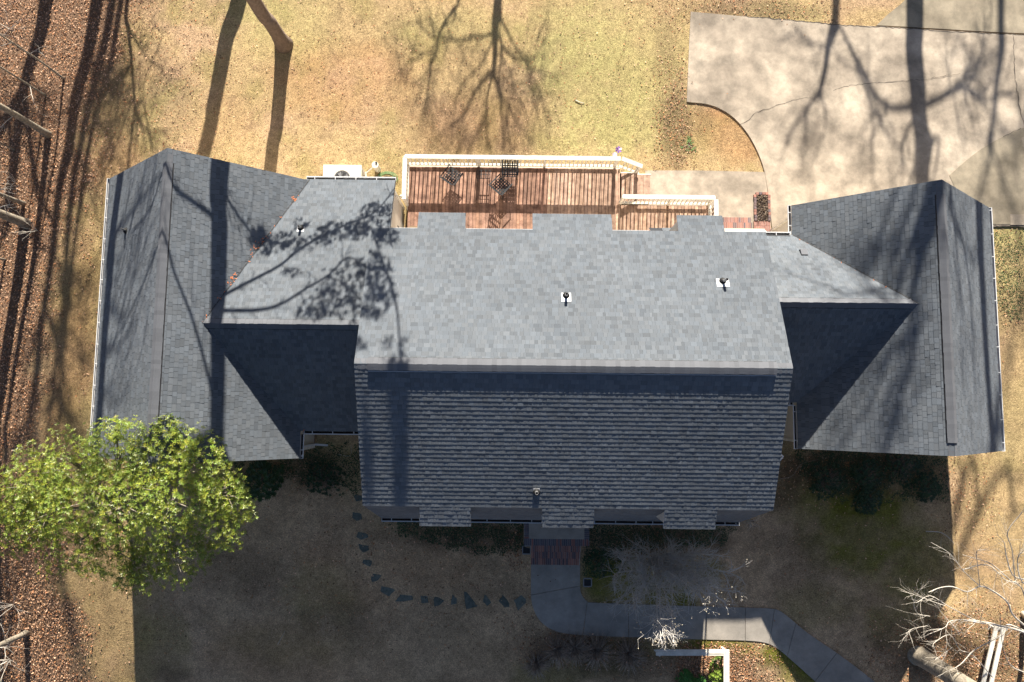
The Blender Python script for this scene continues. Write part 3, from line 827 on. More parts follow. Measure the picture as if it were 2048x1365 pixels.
# ------------------------------------------------------------------ deck
DZ = .65
def boards(mb, x0, x1, y0, y1, z, bw=.14, gap=.012, th=.03, mi=0, pal=None):
    x = x0
    while x < x1 - .02:
        b = min(x1, x + bw - gap)
        g = random.choice((.75, .85, .95, 1.0, 1.08, 1.2)) * uni(.94, 1.06)
        mid = y0 + (y1 - y0) * uni(.3, .7)
        h = uni(-.05, .06)
        c = (g * (1 + h * .4), g, g * (1 - h))
        if y1 - y0 > 1.5 and rnd() < .5:
            g2 = g * uni(.85, 1.15); mb.box(x, b, y0, mid - .003, z - th, z, mi, c); mb.box(x, b, mid, y1, z - th, z - uni(0, .002), mi, (g2, g2, g2))
        else: mb.box(x, b, y0, y1, z - th, z - uni(0, .003), mi, c)
        x += bw
deck = empty('wooden_deck', 'reddish timber deck with white railing behind the middle of the house', 'deck')
mb = MB()
boards(mb, -4.36, -1.3, 6.2, 9.72, DZ, mi=0); boards(mb, -1.3, 1.35, 6.2, 9.72, DZ); boards(mb, 1.35, 4.33, 6.2, 9.72, DZ, mi=1)
mb.build('deck_floor', [M['deck'], M['decklight']], deck)
mb = MB(); mb.box(-4.34, 4.30, 6.2, 9.70, DZ - .25, DZ - .05); mb.build('deck_frame', M['deckdark'], deck)
mb = MB(); mb.box(-4.37, 4.35, 9.725, 9.76, DZ - .28, DZ - .01); mb.box(-4.40, -4.365, 7.9, 9.76, DZ - .28, DZ - .01); mb.build('fascia_board', M['white'], deck)
for xx in (-4.2, -1.5, 1.3, 4.1):
    mb = MB(); mb.box(xx - .06, xx + .06, 9.5, 9.62, -.1, DZ - .26); mb.build('deck_post', M['deckdark'], deck)

def railing(parent, A, B, zdeck, H=.95, spacing=.165, posts=None, capw=.17, flat=True, zB=None, nposts=None):
    A = Vector((A[0], A[1], zdeck)); B = Vector((B[0], B[1], zdeck if zB is None else zB)); d = (B - A); L = d.length; dn = d / L
    r = bpy.data.objects.new('railing', None); col.objects.link(r); r.parent = parent
    r.location = (0, 0, 0)
    up = Vector((0, 0, 1)); side = Vector((-dn.y, dn.x, 0)).normalized()
    mb = MB(); segs = [(0, L)] if not posts else list(zip([0] + posts, posts + [L]))
    for i, (s0, s1) in enumerate(segs):
        mb.bar(A + dn * s0 + up * (H - .018 + .006 * (i % 2)), A + dn * (s1 + .001) + up * (H - .018 + .006 * (i % 2)), capw, .036)
    mb.build('top_rail', M['white'], r)
    mb = MB(); mb.bar(A + up * (H - .09), B + up * (H - .09), .04, .09); mb.bar(A + up * .10, B + up * .10, .10, .04); mb.build('rail', M['white'], r)
    n = int(L / spacing); first = None
    mesh_src = MB(); mesh_src.box(-.022, .022, -.018, .018, .12, H - .05)
    for i in range(1, n):
        p = A + dn * (L * i / n)
        if first is None:
            first = mesh_src.build('baluster', M['white'], r); first.location = p
        else:
            k = first.copy(); col.objects.link(k); k.parent = r; k.location = p
    pf = None
    for t in (nposts or [0, L / 3, 2 * L / 3, L]):
        p = A + dn * t
        if pf is None:
            q = MB(); q.box(-.05, .05, -.05, .05, -.12, H - .03); pf = q.build('railing_post', M['white'], r); pf.location = p
        else:
            k = pf.copy(); col.objects.link(k); k.parent = r; k.location = p
    return r
railing(deck, (-4.38, 9.80), (4.22, 9.80), DZ, posts=[5.0, 5.95], nposts=[.0, 2.9, 5.6, 8.5])
railing(deck, (-4.38, 9.74), (-4.38, 8.05), DZ, nposts=[1.66])
railing(deck, (4.28, 9.80), (5.15, 9.62), DZ, zB=DZ - .35, nposts=[.85])
# stairs down to the pad
mb = MB()
boards(mb, 4.42, 5.06, 8.36, 9.60, DZ - .17); boards(mb, 5.08, 5.68, 8.36, 9.60, DZ - .36, bw=.29, mi=0)
mb.box(4.41, 4.44, 8.36, 9.6, .1, DZ - .2, 1); mb.box(5.06, 5.08, 8.36, 9.6, .1, DZ - .2, 1)
mb.build('stair_tread', [M['decklight'], M['deckdark']], deck)
mb = MB(); mb.box(4.4, 5.0, 9.61, 9.66, 0, .42); mb.box(5.0, 5.7, 9.61, 9.66, 0, .24); mb.build('stringer', M['white'], deck)

porch = empty('side_porch', 'narrow timber porch with white railing beside the brick step', 'porch')
mb = MB(); boards(mb, 4.36, 7.96, 6.2, 8.22, DZ - .12, mi=0)
mb.build('deck_floor', [M['decklight']], porch)
mb = MB(); mb.box(4.4, 8.0, 6.2, 8.24, DZ - .42, DZ - .16); mb.build('deck_frame', M['deckdark'], porch)
railing(porch, (4.32, 8.28), (7.98, 8.28), DZ - .08, nposts=[0.02, 2.0, 3.64])
railing(porch, (8.02, 8.20), (8.02, 6.75), DZ - .08, nposts=[1.4])
mb = MB(); boards(mb, 8.12, 8.30, 6.4, 8.2, .38, bw=.2); mb.build('edge_board', M['deckdark'], porch)
tag(MB().build('x', M['mat']) if False else (lambda b: (b.box(-4.3, -3.45, 6.75, 7.2, DZ + .001, DZ + .02), b.build('doormat', M['mat']))[1])(MB()), 'brown doormat lying in the left corner of the deck', 'doormat')

# ------------------------------------------------------------------ patio furniture
def make_chair(label):
    t = empty('patio_chair', label, 'chair', 'black metal chairs on the deck')
    W2, D2 = .29, .28
    mb = MB()
    for x in (-W2, W2): mb.bar((x, -D2, .42), (x, D2, .42), .022, .022)
    for y in (-D2, D2): mb.bar((-W2, y, .42), (W2, y, .42), .022, .022)
    for i in range(1, 6):
        x = -W2 + i * 2 * W2 / 6; mb.bar((x, -D2, .425), (x, D2, .425), .045, .006)
        y = -D2 + i * 2 * D2 / 6; mb.bar((-W2, y, .431), (W2, y, .431), .045, .006)
    mb.build('seat', M['darkmetal'], t)
    mb = MB(); tilt = .16
    def bp(x, h): return Vector((x, D2 + tilt * h / .5, .42 + h))
    for x in (-W2, W2): mb.bar(bp(x, 0), bp(x, .5), .022, .022)
    mb.bar(bp(-W2, .5), bp(W2, .5), .022, .022)
    for i in range(1, 6): x = -W2 + i * 2 * W2 / 6; mb.bar(bp(x, .02), bp(x, .5), .045, .006, up=Vector((0, 1, 0)))
    for i in range(1, 5): mb.bar(bp(-W2, i * .1), bp(W2, i * .1), .045, .006, up=Vector((0, 1, 0)))
    mb.build('backrest', M['darkmetal'], t)
    for x in (-W2 - .03, W2 + .03):
        mb = MB(); mb.bar((x, -D2 - .02, .63), (x, D2 + .06, .65), .045, .014); mb.bar((x, -D2 - .01, .63), (x, -D2 - .01, .42), .02, .02); mb.build('armrest', M['darkmetal'], t)
    for x in (-W2, W2):
        for y in (-D2, D2):
            mb = MB(); mb.bar((x, y, .42), (x * 1.08, y * 1.1, 0), .022, .022); mb.build('leg', M['darkmetal'], t)
    return t
c1 = make_chair('turned black metal chair nearest the left end of the deck')
p = W(905, 352, DZ + .45); c1.location = (p.x, p.y, DZ); c1.rotation_euler.z = R_(-215)
c2 = copy_tree(c1); c2['label'] = 'black metal chair turned cornerwise, second of the chairs and closest to the house'
p = W(1003, 371, DZ + .45); c2.location = (p.x, p.y, DZ); c2.rotation_euler.z = R_(138)
c3 = copy_tree(c1); c3['label'] = 'black metal chair standing square against the rear deck railing'
p = W(1020, 340, DZ + .45); c3.location = (p.x, p.y, DZ); c3.rotation_euler.z = R_(0)
t = empty('side_table', 'small black slatted metal table between the deck chairs', 'table')
mb = MB()
for x in (-.27, .27): mb.bar((x, -.17, .45), (x, .17, .45), .022, .022)
for y in (-.17, .17): mb.bar((-.27, y, .45), (.27, y, .45), .022, .022)
for i in range(1, 6): mb.bar((-.27 + .09 * i, -.17, .452), (-.27 + .09 * i, .17, .452), .03 if i != 3 else .01, .006)
mb.bar((-.27, 0, .445), (.27, 0, .445), .02, .006)
mb.build('table_top', M['darkmetal'], t)
for x in (-.25, .25):
    for y in (-.15, .15):
        mb = MB(); mb.bar((x, y, .45), (x, y, 0), .02, .02); mb.build('leg', M['darkmetal'], t)
p = W(967, 349, DZ + .45); t.location = (p.x, p.y, DZ)

# ------------------------------------------------------------------ air conditioner, pipes, hose, pinwheel
ac = empty('air_conditioner', 'cream box shaped outdoor cooling unit behind the left connecting roof', 'air conditioner', loc=(-7.03, 9.22, 0))
mb = MB(); mb.box(-.76, .76, -.42, .42, .06, .88); mb.box(-.80, .80, -.45, .45, 0, .06)
mb.box(-.78, .78, -.44, .44, .88, .91)
for i in range(14): mb.box(.762, .775, -.36 + .05 * i, -.34 + .05 * i, .15, .8)
mb.build('cabinet', M['acw'], ac)
mb = MB(); cx_, cy_ = .0, -.13
for k in range(28):
    a0 = 2 * math.pi * k / 28; a1 = 2 * math.pi * (k + 1) / 28
    def q(r, a, z): return (cx_ + r * math.cos(a), cy_ + r * math.sin(a), z)
    mb.face([q(.30, a0, .915), q(.34, a0, .93), q(.34, a1, .93), q(.30, a1, .915)])
for r in (.08, .14, .20, .26): mb.tube([q(r, 2 * math.pi * k / 24, .925) for k in range(25)], .004, 4)
for k in range(8): mb.bar(q(.04, math.pi * k / 4, .925), q(.31, math.pi * k / 4, .925), .008, .008)
mb.build('fan_guard', M['lead'], ac)
mb = MB(); mb.disc((cx_, cy_), .30, .912, .9125, 28); mb.build('fan_well', M['vent_dark'], ac)
mb = MB()
for k in range(4):
    a0 = math.pi / 2 * k + .3; mb.face([q(.05, a0, .914), q(.28, a0 - .12, .914), q(.28, a0 + .45, .918), q(.05, a0 + .5, .918)])
mb.build('fan_blade', M['lead'], ac)
sp = empty('standpipe', 'white capped standpipe with a thin sloping arm beside the cooling unit', 'pipe', loc=tuple(G(756, 340)))
mb = MB(); mb.disc((0, 0), .125, -.05, .55, 18); mb.disc((0, 0), .14, .55, .62, 18); mb.build('pipe', M['white'], sp, False)
mb = MB(); mb.disc((.05, .07), .045, .62, .66, 10); mb.build('cap', M['black'], sp)
mb = MB(); mb.bar((-.1, -.02, .42), (-.5, -.28, .25), .045, .03); mb.build('arm', M['white'], sp)
bx = empty('meter_box', 'low white box next to the capped standpipe', 'box', loc=(-5.50, 9.0, 0))
mb = MB(); mb.box(-.12, .12, -.25, .13, -.02, .42); mb.build('casing', M['white'], bx)
mb = MB(); mb.box(-.13, .13, -.26, .14, .42, .44); mb.build('lid', M['white'], bx)
mb = MB(); q0 = G(775, 352, .03)
for k, r in enumerate((.36, .30, .24)):
    mb.tube([(q0.x + r * math.cos(a * .4) * 1.2, q0.y - .12 + r * math.sin(a * .4) * .8, .04 + .02 * k) for a in range(17)], .013, 6)
tag(mb.build('garden_hose', M['green'], smooth=True), 'coiled green garden hose on the grass by the deck', 'hose')
pw = empty('pinwheel', 'purple and lilac foil pinwheel stuck in the lawn behind the deck railing', 'pinwheel', loc=tuple(G(1232, 312)))
mb = MB(); mb.tube([(0, 0, 0), (0, 0, .7)], .008, 6); mb.build('stick', M['white'], pw)
mb = MB()
for k in range(6):
    a0 = k * math.pi / 3
    mb.mesh([(0, 0, .7), (.13 * math.cos(a0), .13 * math.sin(a0), .72), (.15 * math.cos(a0 + .7), .15 * math.sin(a0 + .7), .68)], [(0, 1, 2)])
mb.build('blade', M['purple'], pw)
mb = MB()
for k in range(6):
    a0 = k * math.pi / 3 + .4
    mb.mesh([(-.12, -.12, .45), (-.12 + .11 * math.cos(a0), -.12 + .1 * math.sin(a0), .46), (-.12 + .1 * math.cos(a0 + .8), -.12 + .1 * math.sin(a0 + .8), .44)], [(0, 1, 2)])
mb.build('lower_blade', M['lilac'], pw)

# ------------------------------------------------------------------ brickwork
BR = [(1., 1., 1.), (1.15, 1.05, 1.0), (.85, .8, .8), (.55, .75, .95), (.42, .6, .8), (.5, .66, .8), (1.25, 1.1, 1.0)]
BD = [(.42, .75, 1.1), (.36, .65, .95), (.5, .8, 1.1), (.45, .7, .95), (.4, .75, 1.05), (.9, .75, .75)]
def brick_row(mb, x0, x1, y0, y1, z0, z1, pal=BR, bw=.075, horiz=True):
    mb.box(x0, x1, y0, y1, z0, z1 - .006, 1)
    t = x0 if horiz else y0; e = x1 if horiz else y1
    while t < e - .02:
        b = min(e, t + bw - .009)
        c = random.choice(pal); g = uni(.85, 1.12); c = tuple(q * g for q in c)
        if horiz: mb.box(t, b, y0 - .004, y1 + .002, z1 - .06, z1 + uni(-.002, .002), 0, c)
        else: mb.box(x0 + .004, x1 - .004, t, b, z1 - .06, z1 + uni(-.002, .002), 0, c)
        t += bw
st = empty('front_steps', 'red and blue brick front steps below a grey stoop slab', 'steps')
ZS = .30
mb = MB(); brick_row(mb, .54, .73, -5.30, -4.2, -.9, ZS, BD, horiz=False); brick_row(mb, 2.93, 3.13, -5.30, -4.2, -.9, ZS, BD, horiz=False)
pA = W(1048, 1090, ZS)
brick_row(mb, .54, 3.13, -5.56, -5.30, -.9, ZS + .001, BD)
mb.build('stoop', [M['brick'], M['mortar']], st)
mb = MB(); mb.box(.73, 2.93, -5.30, -3.9, ZS - .1, ZS + .02); mb.build('stoop_slab', M['walk'], st)
for i in range(3):
    mb = MB(); y1 = -5.565 - .29 * i
    brick_row(mb, .83, 2.80, y1 - .272, y1, -1.0, ZS - .17 * (i + 1), BR if i else BR)
    mb.build('step', [M['brick'], M['mortar']], st)
rs = empty('rear_step', 'low two course brick step at the rear door near the driveway', 'steps')
mb = MB()
brick_row(mb, 8.46, 9.86, 7.62, 7.86, -.05, .16); brick_row(mb, 8.46, 9.86, 7.34, 7.60, -.05, .32)
mb.build('step', [M['brick'], M['mortar']], rs)
mb = MB(); mb.box(8.46, 10.35, 6.95, 7.33, 0, .40); mb.build('door_sill', M['vinyl'], rs)
bed = empty('brick_planter', 'small brick edged planting bed full of dark dead leaves by the driveway', 'planter')
mb = MB()
for i in range(9):
    for xx in (10.08, 10.66):
        mb.box(xx - .05, xx + .05, 7.75 + .125 * i, 7.86 + .125 * i, -.02, .13, 0, random.choice(BR), Matrix.Translation((uni(-.01, .01), 0, 0)))
for i in range(4): mb.box(10.12 + .13 * i, 10.23 + .13 * i, 8.86, 8.96, -.02, .13, 0, random.choice(BR))
brick_row(mb, 10.0, 10.7, 7.30, 7.52, -.02, .12, BR[:3], .1); brick_row(mb, 10.0, 10.7, 7.54, 7.72, -.02, .10, BR[:3], .1)
mb.build('brick_edging', [M['brick'], M['mortar']], bed)
mb = MB(); mb.box(10.13, 10.61, 7.73, 8.86, -.02, .10); mb.build('soil', M['soil'], bed)
mb = MB()
for i in range(160):
    x, y = uni(10.13, 10.62), uni(7.75, 8.85); mb.tube([(x, y, .1), (x + uni(-.06, .06), y + uni(-.06, .06), .1 + uni(.02, .12))], .008, 3, 0, (uni(.6, 1.4),) * 3)
tag(mb.build('dead_stems', M['stem'], bed), kind='stuff')

# valve boxes
for px, py, lab in ((1175, 1165, 'square metal drain grate in the moss beside the front walk'), (1053, 1100, 'square drain grate tucked under the left corner of the front stoop')):
    p = G(px, py); t = empty('drain_grate', lab, 'drain', loc=p)
    mb = MB(); a = .16
    for s0 in (-1, 1): mb.box(-a, a, s0 * a - .02, s0 * a + .02, -.05, .04); mb.box(s0 * a - .02, s0 * a + .02, -a + .02, a - .02, -.05, .038)
    mb.build('frame', M['lead'], t)
    mb = MB(); mb.box(-a, a, -a, a, -.05, .01); mb.build('pit', M['vent_dark'], t)

# stepping stones
stones = [
    ('dark slate stepping stone half hidden at the left corner of the middle roof', [(712, 985), (724, 990), (724, 1001), (713, 1003), (708, 994)]),
    ('square slate stepping stone just below the left front corner of the middle roof', [(706, 1022), (722, 1017), (724, 1039), (714, 1042), (705, 1036)]),
    ('slate stepping stone split by a line of pale grass', [(716, 1063), (734, 1059), (736, 1075), (722, 1080), (713, 1074)]),
    ('slate stone third from the top with a straight pointed left side', [(717, 1088), (736, 1086), (739, 1100), (727, 1105), (719, 1097)]),
    ('slate stone tinged with moss, on the left run of the path', [(727, 1120), (742, 1114), (744, 1128), (740, 1133), (725, 1126)]),
    ('leaning kite shaped slate stone where the path begins to turn', [(752, 1140), (766, 1146), (757, 1160), (745, 1164), (742, 1156)]),
    ('slate stone at the bend with a grass filled crack', [(763, 1172), (779, 1168), (790, 1181), (778, 1192), (761, 1183)]),
    ('broken slate stone in several pieces just past the bend', [(802, 1187), (822, 1183), (826, 1199), (808, 1203), (791, 1203)]),
    ('narrow slate stone with a raised right corner after the broken one', [(841, 1191), (853, 1185), (857, 1205), (843, 1206)]),
    ('rounded slate stone with a notch at its lower right', [(871, 1191), (884, 1187), (891, 1199), (880, 1210), (869, 1213), (867, 1200)]),
    ('thin upright sliver of slate in the stone row', [(905, 1186), (913, 1187), (914, 1207), (902, 1209)]),
    ('largest square slate stone of the row', [(928, 1184), (944, 1186), (956, 1190), (955, 1213), (933, 1218), (930, 1206)]),
    ('smallest rounded slate stone, right of the largest one', [(968, 1191), (978, 1191), (986, 1203), (975, 1212), (966, 1203)]),
    ('five sided slate stone second from the walk', [(1006, 1188), (1018, 1193), (1018, 1214), (1009, 1215), (998, 1202)]),
    ('tall pointed slate stone closest to the concrete walk', [(1050, 1182), (1053, 1205), (1036, 1221), (1028, 1201), (1040, 1192)])]
for lab, pts in stones:
    P = [G(*q) for q in pts]; mb = MB()
    cx_ = sum(p.x for p in P) / len(P); cy_ = sum(p.y for p in P) / len(P)
    dense = []
    for i in range(len(P)):
        a = P[i]; b = P[(i + 1) % len(P)]
        for k in range(3): q = a.lerp(b, k / 3); dense.append((q.x + uni(-.012, .012), q.y + uni(-.012, .012)))
    if len(dense) % 2: pass
    zt = terrain(cx_, cy_) + .016
    top = [(x, y, zt + uni(-.003, .003)) for x, y in dense]; bot = [(cx_ + (x - cx_) * 1.04, cy_ + (y - cy_) * 1.04, zt - .08) for x, y in dense]; n = len(dense)
    area = sum(dense[i][0] * dense[(i + 1) % n][1] - dense[(i + 1) % n][0] * dense[i][1] for i in range(n))
    g = uni(.8, 1.25)
    c0 = [(cx_, cy_, zt + .003)]
    mb.mesh(c0 + top + bot, [(0, 1 + i, 1 + (i + 1) % n) if area > 0 else (0, 1 + (i + 1) % n, 1 + i) for i in range(n)] + [(1 + i, 1 + (i + 1) % n, 1 + n + (i + 1) % n, 1 + n + i) for i in range(n)], 0, (g, g, g))
    tag(mb.build('stepping_stone', M['slate']), lab, 'stepping stone', 'slate stones leading to the front walk')

# ------------------------------------------------------------------ white garden rails
def board_rail(name, lab, segs, cat, hgt, ends=True, posts=()):
    t = empty(name, lab, cat)
    for a, b, w_, z in segs:
        mb = MB(); A = G(*a, hgt); B = G(*b, hgt); zz = max(A.z, B.z)
        A = W(*a, zz); B = W(*b, zz)
        mb.bar((A.x, A.y, zz - .03 + z), (B.x, B.y, zz - .03 + z), w_, .05); mb.bar((A.x, A.y, zz - .004 + z), (B.x, B.y, zz - .004 + z), w_ * .30, .03)
        mb.build('rail', M['white'], t)
    for q in posts:
        p = G(*q, hgt); mb = MB(); mb.box(p.x - .05, p.x + .05, p.y - .05, p.y + .05, p.z - hgt - .1, p.z - .05); mb.build('post', M['white'], t)
    return t
t = board_rail('garden_rail', 'white L shaped garden rail below the front walk', [((1312, 1306), (1452, 1306), .23, 0), ((1453, 1300), (1453, 1372), .23, .012)], 'garden rail', .55, posts=((1330, 1306), (1452, 1306)))
p = G(1308, 1303, .55)
mb = MB(); mb.mesh([(p.x - .02, p.y + .06, p.z - .02), (p.x + .12, p.y + .06, p.z - .02), (p.x + .30, p.y - .17, p.z - .03), (p.x + .22, p.y - .22, p.z - .03), (p.x + .10, p.y - .08, p.z - .03)], [(0, 4, 3, 2, 1)]); mb.build('end_cut', M['white'], t)
t = board_rail('garden_rail', 'white double rail under bare branches at the lower right', [((1994, 1254), (1966, 1372), .15, 0), ((2008, 1256), (1982, 1372), .15, .01), ((1988, 1255), (2014, 1258), .13, .03)], 'garden rail', .6, posts=((2000, 1262),))

# ------------------------------------------------------------------ foliage helpers
def leaf_quad(mb, p, d, n, L, Wd, mi=0, c=None, bend=.15):
    d = d.normalized(); s = d.cross(n)
    if s.length < 1e-3: s = d.cross(Vector((1, 0, 0)))
    s.normalize(); n = s.cross(d)
    mid = p + d * (L * .5) + n * (bend * L * .3)
    tip = p + d * L - n * (bend * L * .2)
    b = len(mb.v); mb.v += [tuple(p), tuple(mid + s * Wd * .5), tuple(tip), tuple(mid - s * Wd * .5)]
    mb.f.append((b, b + 1, b + 2, b + 3)); mb.m.append(mi); mb.c.append(c or (1, 1, 1))
def rvec():
    while True:
        v = Vector((uni(-1, 1), uni(-1, 1), uni(-1, 1)))
        if .05 < v.length < 1: return v.normalized()
def grow(mb, p, d, L, r, depth, n=5, curl=.35, kids=(2, 4), tips=None, shrink=.62, up=0., nseg=4, klen=.7):
    pts = [p.copy()]; rs = [r]; d = d.normalized(); cur = p.copy()
    for i in range(nseg):
        d = (d + rvec() * curl / 2 + Vector((0, 0, up))).normalized(); cur = cur + d * (L / nseg); pts.append(cur.copy()); rs.append(r * (1 - (1 - shrink) * (i + 1) / nseg))
    mb.tube(pts, rs, n, cap=False)
    if depth > 0:
        k = random.randint(*kids)
        for i in range(k):
            t = uni(.35, 1.) if i else 1.; idx = min(len(pts) - 1, int(t * nseg)); q = pts[idx]
            dd = (d + rvec() * uni(.5, .95)).normalized()
            grow(mb, q, dd, L * klen * uni(.7, 1.1), rs[idx] * .7, depth - 1, max(3, n - 1), curl, kids, tips, shrink, up, nseg, klen)
    elif tips is not None: tips.append(pts[-1])

# evergreen tree, front left
def evergreen():
    base = G(292, 978); base.z -= .1
    top = Vector((-12.9, -4.3, 6.0))
    t = empty('evergreen_tree', 'broad leaved green tree overlapping the front corner of the left wing roof', 'tree', loc=base)
    B = Vector(base)
    mb = MB(); trunk = curve([Vector((0, 0, 0)), Vector((.1, .05, 1.8)), Vector((-.05, -.05, 3.4)), (top - B) * .75], 4)
    mb.tube(trunk, [.20 - .12 * i / len(trunk) for i in range(len(trunk))], 10); mb.build('trunk', M['palebark'], t, True)
    lobes = []
    for px, py, z, r in ((25, 1010, 5.0, .95), (70, 965, 5.2, 1.15), (45, 1050, 4.6, .95), (150, 925, 5.6, 1.1), (235, 905, 5.9, 1.1), (325, 895, 6.0, 1.0), (400, 925, 5.6, 1.05), (455, 985, 5.2, .9), (430, 1055, 4.8, .95), (365, 1110, 4.5, 1.), (290, 1130, 4.2, .8), (235, 1110, 4.6, 1.), (150, 1090, 4.7, 1.0), (90, 1020, 5.2, 1.2), (250, 1010, 6.2, 1.3), (350, 1000, 6.1, 1.25), (170, 1000, 5.9, 1.2), (460, 1010, 3.4, .9), (260, 1160, 3.6, .45), (320, 870, 5.9, .55), (230, 860, 5.7, .45)):
        lobes.append((W(px, py, z) - B, r))
    mbb = MB(); mbl = MB()
    for c, r in lobes:
        j = trunk[-1].lerp(trunk[len(trunk) // 2], rnd())
        pts = curve([j, j.lerp(c, .5) + rvec() * .25 - Vector((0, 0, .2)), c], 4)
        mbb.tube(pts, [.07 - .05 * i / len(pts) for i in range(len(pts))], 6, cap=False)
        for k in range(int(7 * r)):
            q = c + rvec() * r * .85; m_ = c.lerp(q, .5) + rvec() * .12
            mbb.tube([c.lerp(j, uni(0, .3)), m_, q], [.022, .014, .006], 4, cap=False)
        nw = int(440 * r * r)
        for k in range(nw):
            v = rvec(); v.z = v.z * .8 + .12
            rr = r * (uni(.35, 1.) ** .5) * (1 + .22 * math.sin(5 * v.x + 3 * v.y + c.x))
            q = c + v * rr
            ax = (v + Vector((0, .35, .7)) + rvec() * .5).normalized()
            g = uni(.65, 1.15); yel = uni(0, 1) ** 1.6
            cc = (g * (1 + .55 * yel), g * (1 + .18 * yel), g * (1 - .2 * yel))
            nl = random.randint(5, 8)
            s1 = ax.cross(Vector((.2, .3, 1))).normalized(); s2 = ax.cross(s1)
            a0 = uni(0, 6.28)
            for i in range(nl):
                a = a0 + 2 * math.pi * i / nl + uni(-.2, .2); el = uni(.25, .75)
                d = (s1 * math.cos(a) + s2 * math.sin(a)) * math.cos(el) + ax * math.sin(el)
                L = uni(.07, .115)
                leaf_quad(mbl, q + d * .01, d, ax, L, L * .31, 0, tuple(x * uni(.85, 1.1) for x in cc))
    mbb.build('branches', M['palebark'], t, True)
    mbl.build('foliage', M['leaf'], t)
evergreen()

# big cut-off trunk, lower right, and the pale bare tree beside it
def big_trunk():
    b = G(1838, 1312); b.z -= .15
    t = empty('large_tree', 'thick pale trunk rising out of the frame beside the front lawn', 'tree', loc=b)
    mb = MB(); P = [Vector((0, 0, 0)), Vector((0, 0, .35)), Vector((.02, -.02, 1.5)), Vector((.15, -.1, 4)), Vector((.3, -.1, 7)), Vector((.3, -.2, 11))]
    P = curve(P, 4); rr = [.54, .45, .40, .375] + [.365 - .010 * i for i in range(len(P))]
    mb.tube(P, rr[:len(P)], 20); mb.build('trunk', M['palebark'], t, True)
    mb = MB()
    for k in range(9):
        a = uni(-2.2, .5)
        grow(mb, P[-1 - k % 4], Vector((math.cos(a), math.sin(a), .7)), 3.2, .12, 2, 6, kids=(2, 3))
    mb.build('branches', M['palebark'], t, True)
big_trunk()
def twig_px(mb, pts, z0, z1, r0, r1, side=6, n=4, tips=None, sl=.45, mbt=None):
    """a limb through picture points, climbing from height z0 to z1"""
    k = len(pts); P = []
    for i, q in enumerate(pts):
        z = z0 + (z1 - z0) * i / (k - 1); P.append(W(q[0], q[1], z))
    C = curve(P, 4); m_ = len(C); mb.tube(C, [r0 + (r1 - r0) * i / m_ for i in range(m_)], n, cap=False)
    for s in range(side):
        i = random.randint(1, m_ - 2); d = (C[i + 1] - C[i]).normalized()
        grow(mb, C[i], d + rvec() * .8 + Vector((0, 0, .15)), sl * uni(.6, 1.5), r1 * .9, 1, 3, kids=(1, 2), tips=tips, nseg=3)
    return C
